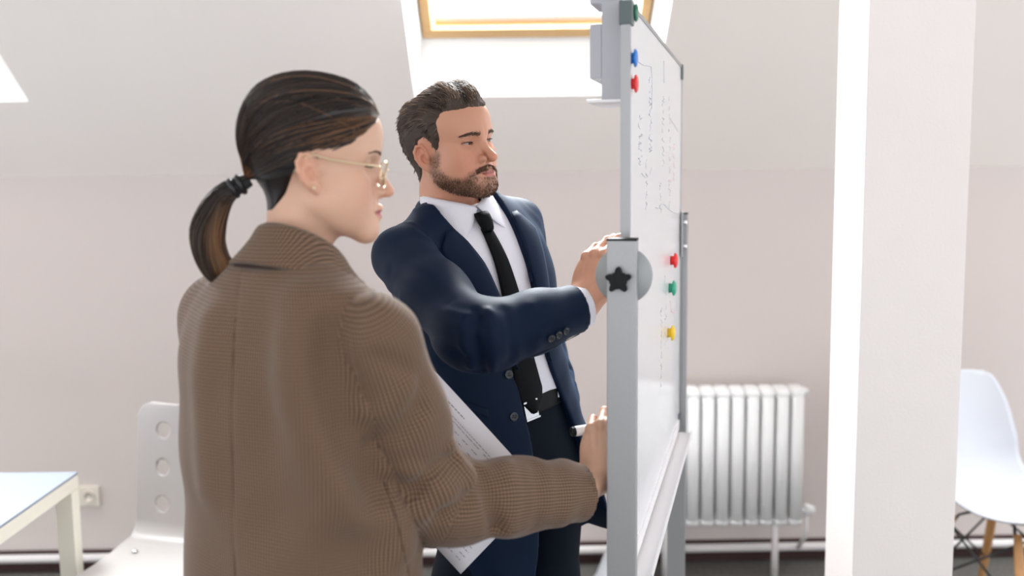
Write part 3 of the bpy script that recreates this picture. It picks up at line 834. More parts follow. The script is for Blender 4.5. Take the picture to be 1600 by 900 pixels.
def hand_prims(p, bend, thumb, spread=(0.10, 0.03, -0.03, -0.10), size=1.0, side=1):
    """field of a hand in hand space: wrist at the origin, fingers to +y, thumb on the +x side, back of the hand +z.
    bend: three joint bends (radians) for each finger, index first; thumb: points of the thumb"""
    q = p / size
    d = ell(q, (0.001, 0.052, 0.000), (0.041, 0.052, 0.0155))
    d = smin(d, cone(q, (0.0, -0.006, 0.0), (0, 0.014, 0), 0.0255, 0.0250), 0.02)
    d = smin(d, ell(q, (0.026, 0.034, -0.008), (0.017, 0.033, 0.0150), rotm(0, 0, -0.35)), 0.012)   # ball of the thumb
    d = smin(d, ell(q, (-0.026, 0.040, -0.006), (0.014, 0.036, 0.0135)), 0.012)
    bases = [(0.0285, 0.090, 0.002), (0.0095, 0.095, 0.0045), (-0.0100, 0.091, 0.0035), (-0.0275, 0.082, 0.000)]
    lens = [(0.043, 0.026, 0.021), (0.047, 0.029, 0.022), (0.043, 0.027, 0.021), (0.034, 0.020, 0.018)]
    rads = [(0.0098, 0.0086, 0.0078, 0.0064), (0.0100, 0.0088, 0.0080, 0.0066), (0.0095, 0.0083, 0.0075, 0.0062), (0.0084, 0.0072, 0.0066, 0.0056)]
    for i in range(4):
        b = np.array(bases[i]); pts = [tuple(b)]; a = 0.0; s = spread[i]
        for j in range(3):
            a += bend[i][j]
            dv = np.array([math.sin(s) * math.cos(a) if j == 0 else math.sin(s) * math.cos(a), math.cos(s) * math.cos(a), -math.sin(a)])
            b = b + dv * lens[i][j]; pts.append(tuple(b))
        fd = chain(q, pts, rads[i], 0.004)
        fd = smin(fd, sph(q, (bases[i][0], bases[i][1] - 0.002, bases[i][2] + 0.0035), 0.0085), 0.008)
        d = smin(d, fd, 0.0055)
        # extensor tendon along the back
        d = d - 0.0012 * gauss(pline(q, [(bases[i][0] * 0.3, 0.02, 0.014), (bases[i][0], bases[i][1] - 0.006, 0.014)]), 0.0042) * (q[:, 2] > 0)
    d = smin(d, chain(q, thumb, (0.0135, 0.0112, 0.0098, 0.0072), 0.006), 0.010)
    return d * size

def frame(o, y, z):
    "matrix (columns x y z) and origin: y along the given direction, z as near as possible to the second"
    y = np.array(y, float); y /= np.linalg.norm(y); z = np.array(z, float); z -= y * (z @ y); z /= np.linalg.norm(z)
    x = np.cross(y, z); return np.stack([x, y, z], 1), np.array(o, float)
def head_frame(o, heading, pitch, roll=0.0):
    "heading: 0 looks along +Y (away), 90 degrees towards +X; pitch > 0 looks down; roll > 0 tips the crown to the person's right"
    h, p = math.radians(heading), math.radians(pitch)
    fwd = np.array([math.sin(h) * math.cos(p), math.cos(h) * math.cos(p), -math.sin(p)])
    up = np.array([math.sin(h) * math.sin(p), math.cos(h) * math.sin(p), math.cos(p)])
    left = np.cross(up, fwd)
    r = math.radians(roll); up2 = up * math.cos(r) - left * math.sin(r); left2 = np.cross(up2, fwd)
    return np.stack([left2, -fwd, up2], 1), np.array(o, float)
def loc(p, Fm): return ((p - Fm[1].astype(F4)) @ Fm[0].astype(F4)).astype(F4)
def glob(q, Fm): return (np.asarray(q) @ Fm[0].T + Fm[1])
MAN = dict(ear_z=-0.021, lips=1.0, fem=0.0, low=0.010, fh=-0.028, jaw_w=0.0515, jaw_z=-0.079, chin_z=-0.108, chin_y=-0.0805, eye=(0.0318, -0.0665, -0.0015), lid_up=0.0032, lid_lo=0.0034,
           nose_b=(0, -0.0905, -0.012), nose_t=(0, -0.1120, -0.0350), tip_r=0.0088, ala=0.0142, mouth=(-0.0920, -0.0668), slit=0.0030,
           neck=((0, 0.030, -0.10), (0, 0.050, -0.22), 0.0555))
WOMAN = dict(ear_z=-0.014, lips=1.12, fem=1.0, low=0.0, fh=-0.036, jaw_w=0.0470, jaw_z=-0.082, chin_z=-0.118, chin_y=-0.0770, eye=(0.0312, -0.0675, -0.0035), lid_up=0.0028, lid_lo=0.0032,
             nose_b=(0, -0.0925, -0.012), nose_t=(0, -0.1115, -0.0400), tip_r=0.0070, ala=0.0108, mouth=(-0.0935, -0.0730), slit=0.0022,
             neck=((0, 0.024, -0.09), (0, 0.042, -0.22), 0.0480))
# ------------------------------------------------------------------ people: common pieces
def sd_poly(P, poly):
    "signed distance of 2-D points to a closed outline (negative inside)"
    A = np.asarray(poly, F4); n = len(A); d = np.full(len(P), 1e9, F4); ins = np.zeros(len(P), bool)
    for i in range(n):
        a, b = A[i], A[(i + 1) % n]; e = b - a; w = P - a
        t = np.clip((w @ e) / max(float(e @ e), 1e-12), 0, 1); r = w - t[:, None] * e
        d = np.minimum(d, (r * r).sum(1))
        c = ((a[1] <= P[:, 1]) != (b[1] <= P[:, 1]))
        xs_ = a[0] + (P[:, 1] - a[1]) / (e[1] if abs(e[1]) > 1e-9 else 1e-9) * e[0]
        ins ^= c & (P[:, 0] < xs_)
    d = np.sqrt(d); return np.where(ins, -d, d)

class Union:
    "smooth union of fields, each evaluated only inside its own bounding ball"
    def __init__(s): s.items = []
    def add(s, fn, c, R, k): s.items.append((fn, np.asarray(c, F4), R, k)); return s
    def __call__(s, p):
        d = np.full(len(p), 1.0, F4)
        for fn, c, R, k in s.items:
            r = np.sqrt(((p - c) ** 2).sum(1)); m = r < R
            d = np.where(m, d, np.minimum(d, r - R + 0.03))
            if m.any(): d[m] = smin(d[m], fn(p[m]).astype(F4), k)
        return d

def loft(q, Z, A, B, CY, n=2.4):
    "superelliptic trunk: half widths A, half depths B and centre CY along the heights Z"
    z = q[:, 2]
    a = np.interp(z, Z, A); b = np.interp(z, Z, B); c = np.interp(z, Z, CY)
    r = ((np.abs(q[:, 0]) / a) ** n + (np.abs(q[:, 1] - c) / b) ** n) ** (1 / n)
    d = (r - 1) * np.minimum(a, b)
    return smax(d, np.maximum(z - Z[-1], Z[0] - z), 0.01).astype(F4)
def smooth_tab(Z, *T, m=60):
    "resample a table of sections smoothly"
    zz = np.linspace(Z[0], Z[-1], m); out = []
    for t in T:
        y = np.interp(zz, Z, t)
        for _ in range(4): y[1:-1] = (y[:-2] + 2 * y[1:-1] + y[2:]) / 4
        out.append(y)
    return (zz, *out)

def rays(px):
    px = np.asarray(px, float)
    v = CR[None] * ((px[:, :1] - 800) / F_PX) + CU[None] * ((450 - px[:, 1:2]) / F_PX) + _fw[None]
    return v / np.linalg.norm(v, axis=1, keepdims=True)
def seen_on(f, px, off=0.0, start=0.9, far=3.2):
    "points of a surface met by the sight lines through photo positions"
    d = rays(px); o = CC[None] + d * start
    return toward(f, o, d, far - start, off=off)
def resample(pts, n):
    P = np.asarray(pts, float); s = np.concatenate([[0], np.cumsum(np.linalg.norm(np.diff(P, axis=0), axis=1))])
    t = np.linspace(0, s[-1], n); return np.stack([np.interp(t, s, P[:, i]) for i in range(P.shape[1])], 1)
def curve(pts, n):
    "Catmull-Rom through the points, n samples"
    P = np.asarray(pts, float); P = np.concatenate([[2 * P[0] - P[1]], P, [2 * P[-1] - P[-2]]]); m = len(P) - 3
    out = []
    for t in np.linspace(0, m - 1e-6, n):
        k = int(t); f = t - k; p0, p1, p2, p3 = P[k:k + 4]
        out.append(0.5 * (2 * p1 + (p2 - p0) * f + (2 * p0 - 5 * p1 + 4 * p2 - p3) * f * f + (3 * p1 - p0 - 3 * p2 + p3) * f ** 3))
    return np.array(out)
def grad(f, P, e=0.004):
    g = np.stack([f((P + A3(*(e if i == j else 0 for j in range(3)))).astype(F4)) - f((P - A3(*(e if i == j else 0 for j in range(3)))).astype(F4)) for i in range(3)], 1)
    return g / (np.linalg.norm(g, axis=1, keepdims=True) + 1e-9)
def sheet(name, top, thick, m, parent, root, nrm=None, closed_u=False):
    "a cloth piece from a grid of points (rows x columns), given a thickness along the normals"
    G = np.asarray(top, float); r, c, _ = G.shape
    if nrm is None:
        du = np.gradient(G, axis=1); dv = np.gradient(G, axis=0); nrm = np.cross(du, dv); nrm /= np.linalg.norm(nrm, axis=2, keepdims=True) + 1e-9
    V = np.concatenate([G.reshape(-1, 3), (G - nrm * thick).reshape(-1, 3)]) - root
    Fc = []; N = r * c
    for i in range(r - 1):
        for j in range(c - 1):
            a, b, d, e = i * c + j, i * c + j + 1, (i + 1) * c + j + 1, (i + 1) * c + j
            Fc += [(a, b, d, e), (N + e, N + d, N + b, N + a)]
    rim = [(0, j) for j in range(c)] + [(i, c - 1) for i in range(1, r)] + [(r - 1, j) for j in range(c - 2, -1, -1)] + [(i, 0) for i in range(r - 2, 0, -1)]
    rim = [i * c + j for i, j in rim]
    for a, b in zip(rim, rim[1:] + rim[:1]): Fc.append((b, a, N + a, N + b))
    o = rawmesh(name, V, Fc, m, parent)
    return o
def drape(name, f, left_px, right_px, rows, cols, off, thick, m, parent, root, puff=0.0, relaxed=True, start=0.9):
    "a cloth piece lying on the surface f between two edges given as seen in the photo"
    L, R_ = resample(left_px, rows), resample(right_px, rows)
    t = np.linspace(0, 1, cols)[None, :, None]
    px = (L[:, None] * (1 - t) + R_[:, None] * t).reshape(-1, 2)
    H = seen_on(f, px, 0.0, start)
    N = grad(f, H, 0.006)
    o_ = off + puff * np.sin(np.pi * np.tile(np.linspace(0, 1, cols), rows))
    H = (H + N * (o_[:, None] if np.ndim(o_) else o_)).reshape(rows, cols, 3); N = N.reshape(rows, cols, 3)
    return sheet(name, H, thick, m, parent, root, N)
def thread(name, f, px, r, m, parent, root, off=0.0, start=0.9):
    "a seam or stitched edge lying on the surface"
    P = resample(px, max(8, int(len(px) * 6))); H = seen_on(f, P, off, start)
    bm = bmesh.new(); tube(bm, [tuple(h - root) for h in H], r, 6); return obj(name, bm, m, parent, True)
def button(name, f, px, r, m, parent, root, start=0.9):
    h = seen_on(f, [px], 0.0, start)[0]; n = Vector(grad(f, np.array([h], F4))[0]); q = n.to_track_quat('Z', 'Y').to_matrix().to_4x4()
    T = Matrix.Translation(Vector(h - root) + n * 0.001) @ q
    bm = bmesh.new(); lathe(bm, [(r * 0.8, 0), (r, 0.0012), (r, 0.003), (r * 0.86, 0.0038), (r * 0.7, 0.0028), (0, 0.0026)], 20, T)
    b = obj(name, bm, m, parent, True)
    bm = bmesh.new()
    for k in range(4):
        a = k * math.pi / 2 + 0.6; lathe(bm, [(r * 0.13, 0), (r * 0.13, 0.0034), (0, 0.0034)], 8, T @ Matrix.Translation((math.cos(a) * r * 0.3, math.sin(a) * r * 0.3, 0)))
    obj('button_holes', bm, M['cap'], b); return b

def skin_mat():
    m = mat('skin', (0.7, 0.45, 0.33), 0.46, spec=0.4)
    b = bsdf(m); b.inputs['Subsurface Weight'].default_value = 0.12; b.inputs['Subsurface Radius'].default_value = (0.010, 0.004, 0.002); b.inputs['Subsurface Scale'].default_value = 0.6
    attr_color(m, 'tint')
    tc = nd(m, 'ShaderNodeTexCoord'); n = nd(m, 'ShaderNodeTexNoise', Scale=420, Detail=2); lk(m, tc.outputs['Object'], n.inputs['Vector'])
    bp = nd(m, 'ShaderNodeBump', Strength=0.06, Distance=0.001); lk(m, n.outputs['Fac'], bp.inputs['Height']); lk(m, bp.outputs['Normal'], b.inputs['Normal'])
    return m
def hair_mat(name, rough=0.36):
    m = mat(name, (0.05, 0.03, 0.02), rough, spec=0.5); attr_color(m, 'tint'); return m
M['skin'] = skin_mat(); M['hair'] = hair_mat('hair'); M['hair_short'] = hair_mat('short_hair', 0.55); bsdf(M['hair_short']).inputs['Specular IOR Level'].default_value = 0.25
M['eye_white'] = mat('eye_white', (0.36, 0.33, 0.32), 0.15)
M['iris'] = mat('iris', (0.075, 0.065, 0.05), 0.15); M['pupil'] = mat('pupil', (0.006, 0.006, 0.006), 0.1)
def eyes(Fm, g, gaze, parent, root):
    for s in (-1, 1):
        c = glob(np.array([[s * g['eye'][0], g['eye'][1], g['eye'][2]]]), Fm)[0] - root
        d = Fm[0] @ (np.array([gaze[0], -1.0, gaze[1]]) / np.linalg.norm([gaze[0], 1, gaze[1]]))
        T = Matrix.Translation(Vector(c)) @ Vector(d).to_track_quat('Z', 'Y').to_matrix().to_4x4()
        def cap(r, a0, a1, n=8): return [(r * math.sin(a0 + (a1 - a0) * k / n), r * math.cos(a0 + (a1 - a0) * k / n)) for k in range(n, -1, -1)]
        bm = bmesh.new(); lathe(bm, cap(0.0121, 0, math.pi, 18)[1:-1] if False else cap(0.0121, 0.0, math.pi, 18), 24, T); e = obj('eyeball', bm, M['eye_white'], parent, True)
        bm = bmesh.new(); lathe(bm, cap(0.01225, 0.0, 0.47), 24, T); i = obj('iris', bm, M['iris'], e, True)
        bm = bmesh.new(); lathe(bm, cap(0.01235, 0.0, 0.20), 20, T); obj('pupil', bm, M['pupil'], e, True)

def cloth(name, col, rough=0.8, sheen=0.25, scale=900, bump=0.15, spec=0.25, tint=None):
    m = mat(name, col, rough, spec=spec)
    b = bsdf(m); b.inputs['Sheen Weight'].default_value = sheen; b.inputs['Sheen Roughness'].default_value = 0.4
    if tint: b.inputs['Sheen Tint'].default_value = (*tint, 1)
    tc = nd(m, 'ShaderNodeTexCoord'); n = nd(m, 'ShaderNodeTexNoise', Scale=scale, Detail=2); lk(m, tc.outputs['Object'], n.inputs['Vector'])
    bp = nd(m, 'ShaderNodeBump', Strength=bump, Distance=0.001); lk(m, n.outputs['Fac'], bp.inputs['Height']); lk(m, bp.outputs['Normal'], b.inputs['Normal'])
    return m
M['navy'] = cloth('navy_wool', (0.0030, 0.0110, 0.032), 0.62, 0.04, spec=0.14, tint=(0.25, 0.55, 1.0))
M['navy_dark'] = cloth('dark_trouser_wool', (0.0022, 0.0052, 0.0115), 0.65, 0.02, spec=0.10, tint=(0.4, 0.6, 1.0))
M['seam'] = cloth('dark_seam', (0.002, 0.004, 0.010), 0.9, 0.0)
M['shirt'] = cloth('white_shirt_cotton', (0.76, 0.76, 0.82), 0.8, 0.1, 700, 0.1)
M['tie'] = cloth('black_tie_silk', (0.0030, 0.0036, 0.0048), 0.6, 0.0, spec=0.10)
M['belt'] = mat('black_leather', (0.004, 0.004, 0.005), 0.5, spec=0.2)
M['button'] = mat('dark_horn_button', (0.030, 0.036, 0.045), 0.25)
M['shoe'] = mat('shoe_leather', (0.012, 0.010, 0.010), 0.3)
M['trouser_w'] = cloth('charcoal_trousers', (0.02, 0.018, 0.018), 0.8)

def tweed(name):
    "fine brown check woven along the garment's own uv layer (metres)"
    m = mat(name, (0.2, 0.14, 0.1), 0.85, spec=0.2)
    b = bsdf(m); b.inputs['Sheen Weight'].default_value = 0.15; b.inputs['Sheen Roughness'].default_value = 0.5
    uv = nd(m, 'ShaderNodeUVMap', uv_map='weave'); sp = nd(m, 'ShaderNodeSeparateXYZ'); lk(m, uv.outputs[0], sp.inputs[0])
    def wave(out, per, ph=0.0):
        a = nd(m, 'ShaderNodeMath', operation='MULTIPLY'); a.inputs[1].default_value = 2 * math.pi / per; lk(m, out, a.inputs[0])
        s = nd(m, 'ShaderNodeMath', operation='SINE'); lk(m, a.outputs[0], s.inputs[0])
        c = nd(m, 'ShaderNodeMath', operation='MULTIPLY_ADD'); c.inputs[1].default_value = 1.3; c.inputs[2].default_value = 0.5; c.use_clamp = True; lk(m, s.outputs[0], c.inputs[0]); return c.outputs[0]
    u, v = wave(sp.outputs[0], 0.0052), wave(sp.outputs[1], 0.0052)
    mx = nd(m, 'ShaderNodeMath', operation='MULTIPLY_ADD'); lk(m, u, mx.inputs[0]); mx.inputs[1].default_value = 0.62
    h = nd(m, 'ShaderNodeMath', operation='MULTIPLY'); lk(m, v, h.inputs[0]); h.inputs[1].default_value = 0.38; lk(m, h.outputs[0], mx.inputs[2])
    r = nd(m, 'ShaderNodeMix', data_type='RGBA'); lk(m, mx.outputs[0], r.inputs['Factor'])
    r.inputs[6].default_value = (0.058, 0.032, 0.0195, 1); r.inputs[7].default_value = (0.225, 0.144, 0.094, 1)
    lk(m, r.outputs[2], b.inputs['Base Color'])
    bp = nd(m, 'ShaderNodeBump', Strength=0.12, Distance=0.001); lk(m, mx.outputs[0], bp.inputs['Height']); lk(m, bp.outputs['Normal'], b.inputs['Normal'])
    return m
M['tweed'] = tweed('brown_check_tweed')
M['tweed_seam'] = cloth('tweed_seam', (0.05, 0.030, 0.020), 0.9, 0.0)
def weave_uv(o, uvs):
    "uvs: per face corner (n, 2)"
    l = o.data.uv_layers.new(name='weave'); l.data.foreach_set('uv', np.asarray(uvs, F4).ravel())
def sheet_uv(o):
    "uv of a draped piece from its own x/z extent along the surface"
    me = o.data; V = np.zeros(len(me.vertices) * 3, F4); me.vertices.foreach_get('co', V); V = V.reshape(-1, 3)
    li = np.zeros(len(me.loops), np.int32); me.loops.foreach_get('vertex_index', li)
    weave_uv(o, np.stack([V[li, 0] * 0.77 - V[li, 1] * 0.64, V[li, 2]], 1))

def arm_uv(V, pts, ref):
    "cylinder coordinates round a bent sleeve: metres round, metres along"
    pts = [np.asarray(q, float) for q in pts]; best = np.full(len(V), 1e9); U_ = np.zeros(len(V)); W_ = np.zeros(len(V)); acc = 0
    for a, b in zip(pts[:-1], pts[1:]):
        L_ = np.linalg.norm(b - a); d = (b - a) / L_; x = ref - d * (ref @ d); x /= np.linalg.norm(x); y = np.cross(d, x)
        w = V - a; t = w @ d; r = w - np.clip(t, 0, L_)[:, None] * d; dist = np.linalg.norm(r, axis=1); m = dist < best
        best = np.where(m, dist, best); U_ = np.where(m, np.arctan2(r @ y, r @ x) * 0.06, U_); W_ = np.where(m, acc + t, W_); acc += L_
    return U_, W_
# ------------------------------------------------------------------ the woman in the brown check blazer
WR = np.array([-0.335, 1.50, 0.0])
woman = empty('person', WR, 'woman with brown ponytail and brown check blazer, back to the camera, writing on the whiteboard', 'person')
WH = head_frame(pix(496, 256, 1.55), 80, 2, 0)
WT, _ = frame(WR, (-math.sin(math.radians(40)), -math.cos(math.radians(40)), 0), (0, 0, 1))   # y axis = backwards
WT = np.stack([np.cross(WT[:, 1], WT[:, 2]), WT[:, 1], WT[:, 2]], 1)
WTF = (WT, WR)                                    # torso space: x own left, y back, z up (world heights)
def wt(x, y, z): return tuple(glob(np.array([[x, y, z]]), WTF)[0])
# joints
w_sh = np.array(wt(-0.180, 0.000, 1.365)); w_el = pix(672, 785, 1.475); w_wr = pix(905, 768, 1.628)
l_sh = np.array(wt(0.178, 0.000, 1.375)); l_el = np.array(wt(0.205, -0.03, 1.09)); l_wr = pix(505, 735, 1.665)
Zt = [0.66, 0.80, 0.95, 1.08, 1.22, 1.33, 1.395, 1.435, 1.460]
TZ = smooth_tab(Zt, [0.232, 0.226, 0.215, 0.208, 0.210, 0.205, 0.178, 0.130, 0.085], [0.155, 0.152, 0.142, 0.135, 0.138, 0.128, 0.105, 0.080, 0.066], [0.0, 0.0, 0.0, 0.0, 0.0, 0.005, 0.01, 0.012, 0.012])
w_rsl = [w_sh + (w_el - w_sh) * t for t in (0.0, 0.45, 0.85)] + [w_el + (w_wr - w_el) * t for t in (0.12, 0.55, 1.0)]
w_rsl_r = [0.066, 0.067, 0.066, 0.064, 0.058, 0.049]
w_lsl = [l_sh, l_sh + (l_el - l_sh) * 0.5, l_el, l_el + (l_wr - l_el) * 0.55, l_wr]; w_lsl_r = [0.064, 0.062, 0.059, 0.052, 0.046]
nb_w = wt(0, 0.012, 1.46)
def w_torso(p):
    q = loc(p, WTF)
    d = loft(q, *TZ, n=2.5)
    for s, sh in ((-1, w_sh), (1, l_sh)):
        d = smin(d, cone(p, wt(s * 0.045, 0.012, 1.430), tuple(sh + np.array([0, 0, 0.004])), 0.041, 0.056), 0.05)
    return d
def w_sleeve(p): return chain(p, w_rsl, w_rsl_r, 0.03)
def w_sleeve_l(p): return chain(p, w_lsl, w_lsl_r, 0.03)
def w_base(p): return smin(smin(w_torso(p), w_sleeve_l(p), 0.03), w_sleeve(p), 0.022)
# folds: photo outline of each, where it lies (torso or sleeve), height and width
FOLDS_W = []
def wfold(px, amp, w, on=None, n=8):
    f = on or w_base
    FOLDS_W.append((seen_on(f, curve(px, n)), amp * (2.4 if on is w_torso else 1.7), w * (1.8 if on is w_torso else 1.1)))
wfold([(470, 470), (462, 560), (478, 650), (520, 740), (560, 800)], 0.010, 0.022, w_torso)       # long drape below the shoulder blade
wfold([(515, 520), (520, 620), (548, 700), (590, 770)], -0.010, 0.018, w_torso)
wfold([(330, 500), (318, 620), (330, 760)], 0.005, 0.02, w_torso)
wfold([(412, 520), (405, 660), (420, 800)], -0.004, 0.025, w_torso)
wfold([(590, 760), (560, 830), (555, 900)], -0.006, 0.02, w_torso)
wfold([(628, 850), (615, 800), (590, 770)], 0.006, 0.015, w_torso)
wfold([(560, 640), (600, 640), (640, 600)], 0.007, 0.013, w_sleeve)
wfold([(575, 690), (620, 680), (655, 640)], -0.006, 0.012, w_sleeve)
wfold([(590, 560), (620, 570), (650, 600)], -0.004, 0.014, w_sleeve)
wfold([(600, 730), (650, 740), (700, 770)], 0.006, 0.014, w_sleeve)
wfold([(640, 770), (670, 740), (710, 712)], -0.009, 0.010, w_sleeve)
wfold([(660, 800), (700, 765), (735, 742)], 0.006, 0.012, w_sleeve)
wfold([(690, 805), (725, 790), (748, 758)], -0.010, 0.010, w_sleeve)
wfold([(705, 700), (728, 735), (735, 760)], 0.007, 0.010, w_sleeve)
wfold([(752, 735), (768, 790), (775, 825)], -0.012, 0.011, w_sleeve)
wfold([(790, 730), (800, 780), (795, 830)], 0.006, 0.016, w_sleeve)
wfold([(838, 728), (846, 775), (838, 825)], -0.004, 0.014, w_sleeve)
wfold([(880, 722), (890, 770), (880, 815)], 0.004, 0.018, w_sleeve)
seam_c = seen_on(w_torso, curve([(376, 432), (366, 520), (362, 640), (364, 760), (368, 905)], 24))
side_c = seen_on(w_torso, curve([(598, 745), (622, 820), (640, 905)], 10))
w_cuff_n = (w_wr - w_el) / np.linalg.norm(w_wr - w_el)
l_cuff_n = (l_wr - l_el) / np.linalg.norm(l_wr - l_el)
def w_jacket(p):
    d = w_base(p)
    near = np.abs(d) < 0.05
    q = p[near]; dd = d[near]
    dd = apply_folds(q, dd, FOLDS_W)
    js = w_torso(q) + 0.004 - w_sleeve(q); dd = dd + 0.0038 * gauss(js, 0.0042) - 0.0012 * gauss(js - 0.014, 0.009)
    dd = dd + 0.0018 * gauss(pline(q, seam_c), 0.004) + 0.0016 * gauss(pline(q, side_c), 0.004)
    dd = dd + 0.0012 * np.sin(q[:, 2] * 31 + q[:, 0] * 23 + 1.3 * np.sin(q[:, 0] * 17)) + 0.0008 * np.sin(q[:, 0] * 71 - q[:, 2] * 47 + q[:, 1] * 39)
    d[near] = dd
    # open cuffs
    c = (p - A3(*w_wr)) @ A3(*w_cuff_n); r = np.sqrt((((p - A3(*w_wr)) - c[:, None] * A3(*w_cuff_n)) ** 2).sum(1))
    nearw = np.sqrt(((p - A3(*w_wr)) ** 2).sum(1)) < 0.12
    d = np.where(nearw, smax(d, np.maximum(c - 0.004, -np.maximum(r - 0.043, -c - 0.05)), 0.003), d)
    c = (p - A3(*l_wr)) @ A3(*l_cuff_n); nearl = np.sqrt(((p - A3(*l_wr)) ** 2).sum(1)) < 0.12
    d = np.where(nearl, smax(d, c, 0.004), d)
    return d.astype(F4)
V, Q = surfnet(w_jacket, [uni(-0.66, 0.26, 0.0042), uni(1.27, 1.80, 0.0042), uni(0.655, 1.51, 0.0042)])
jk = rawmesh('blazer', V - WR, Q, M['tweed'], woman)
# weave coordinates, chosen face by face: back, right sleeve, left sleeve
cen = V[Q].mean(1); ft, fr, fl = w_torso(cen), w_sleeve(cen), w_sleeve_l(cen)
lab = np.argmin(np.stack([ft + 0.004, fr, fl], 1), 1); labc = np.repeat(lab, 4)
cv = V[Q.ravel()].astype(float); q = loc(cv.astype(F4), WTF)
ta = np.linspace(-np.pi, np.pi, 721); rs = 1 / ((np.abs(np.sin(ta)) / 0.215) ** 2.5 + (np.abs(np.cos(ta)) / 0.14) ** 2.5) ** 0.4
sl = np.concatenate([[0], np.cumsum(np.hypot(np.diff(rs * np.sin(ta)), np.diff(rs * np.cos(ta))))]); sl -= sl[360]; girth = sl[-1] - sl[0]
arc = lambda x, y: np.interp(np.arctan2(x, y), ta, sl)
au = arc(q[:, 0], q[:, 1]); qm = q.reshape(-1, 4, 3).mean(1); cu = arc(qm[:, 0], qm[:, 1])
cu = np.repeat(cu, 4); au = au - np.round((au - cu) / girth) * girth
uv = np.stack([au, q[:, 2]], 1)
for k, pts in ((1, [w_sh * 1.6 - w_el * 0.6, w_el, w_wr]), (2, [l_sh * 1.6 - l_el * 0.6, l_el, l_wr])):
    m_ = labc == k; u_, v_ = arm_uv(cv[m_], pts, np.array([0.3, 1.0, 0.4])); u4 = u_.reshape(-1, 4); u4 = u4 - np.round((u4 - u4[:, :1]) / (2 * np.pi * 0.06)) * 2 * np.pi * 0.06
    uv[m_] = np.stack([u4.ravel(), v_], 1)
weave_uv(jk, uv)
thread('back_seam', w_jacket, [(376, 436), (366, 520), (362, 640), (364, 760), (368, 905)], 0.0009, M['tweed_seam'], woman, WR, -0.0004)
thread('side_seam', w_jacket, [(600, 752), (622, 820), (640, 905)], 0.0009, M['tweed_seam'], woman, WR, -0.0004)

# collar: a turned-down ring round the neck, higher at the back
def collar_ring(name, T, root, m, parent, rin, zin, fall, flare, span, thick, roll=0.004, n=56, sx=1.0, cut=0.0, cy=0.0):
    "T torso frame; rin(a), zin(a), fall(a), flare(a) as functions of the angle from the back"
    rows = []
    for a in np.linspace(-span, span, n):
        r, z, f_, fl_ = rin(a), zin(a), fall(a), flare(a)
        prof = [(r, z - f_ * 0.9), (r, z - f_ * 0.4), (r + 0.001, z - roll * 0.6), (r + 0.004, z + 0.0), (r + 0.0085, z - roll * 0.4), (r + 0.0125, z - roll * 1.6)]
        for k in range(1, 7): t_ = k / 6; prof.append((r + 0.0125 + (fl_) * t_ ** 1.2, z - roll * 1.6 - (f_ - roll) * t_))
        c_ = cut * sstep(np.array([abs(a)]), 1.6, span)[0]; ang = [a] * 6 + [a * (1 - c_ * k / 6) for k in range(1, 7)]
        rows.append([glob(np.array([[math.sin(b) * rr * sx, cy + math.cos(b) * rr, zz]]), T)[0] for b, (rr, zz) in zip(ang, prof)])
    o = sheet(name, np.array(rows), thick, m, parent, root); return o
nbz = 1.484
wc = glob(np.array([[0.0, 0.0, 0.0]]), WTF)[0]
cpos = pix(471, 395, 1.515)
CT = (WT, np.array([cpos[0], cpos[1], 0.0]))
co = collar_ring('collar', CT, WR, M['tweed'], woman, lambda a: 0.0495 + 0.004 * abs(a) / 2, lambda a: 1.524 - 0.046 * (abs(a) / 2) ** 2, lambda a: 0.050 + 0.012 * (abs(a) / 2) ** 2, lambda a: 0.036 + 0.012 * (abs(a) / 2), 2.15, 0.006)
sheet_uv(co)
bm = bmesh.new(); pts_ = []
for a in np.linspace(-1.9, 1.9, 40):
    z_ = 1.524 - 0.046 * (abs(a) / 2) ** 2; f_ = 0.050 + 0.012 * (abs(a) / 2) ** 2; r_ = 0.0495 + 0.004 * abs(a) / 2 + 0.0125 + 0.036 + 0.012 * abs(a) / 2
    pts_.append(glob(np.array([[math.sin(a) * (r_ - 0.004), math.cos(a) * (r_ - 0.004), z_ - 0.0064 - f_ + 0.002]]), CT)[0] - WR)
tube(bm, pts_, 0.0026, 6); obj('collar_shade_line', bm, M['tweed_seam'], woman, True)  # dark tube under the collar edge standing in for its shadow
th = []
# lapels at her front
for s in (-1, 1):
    rows = []
    for t_ in np.linspace(0, 1, 16):
        z = 1.46 - 0.42 * t_; w_ = (0.085 * (1 - t_) + 0.01) * (1 if t_ > 0.12 else 0.55 + 3.75 * t_)
        P_ = [glob(np.array([[s * (0.052 - 0.045 * t_ + w_ * u), -0.4, z - 0.02 * u]]), WTF)[0] for u in np.linspace(0, 1, 6)]
        H = toward(w_jacket, np.array(P_), np.repeat(WT[:, 1][None], 6, 0), 0.6, off=0.004); rows.append(H)
    lp = sheet('lapel', np.array(rows)[:, ::-1] if s > 0 else np.array(rows), 0.003, M['tweed'], woman, WR); sheet_uv(lp)

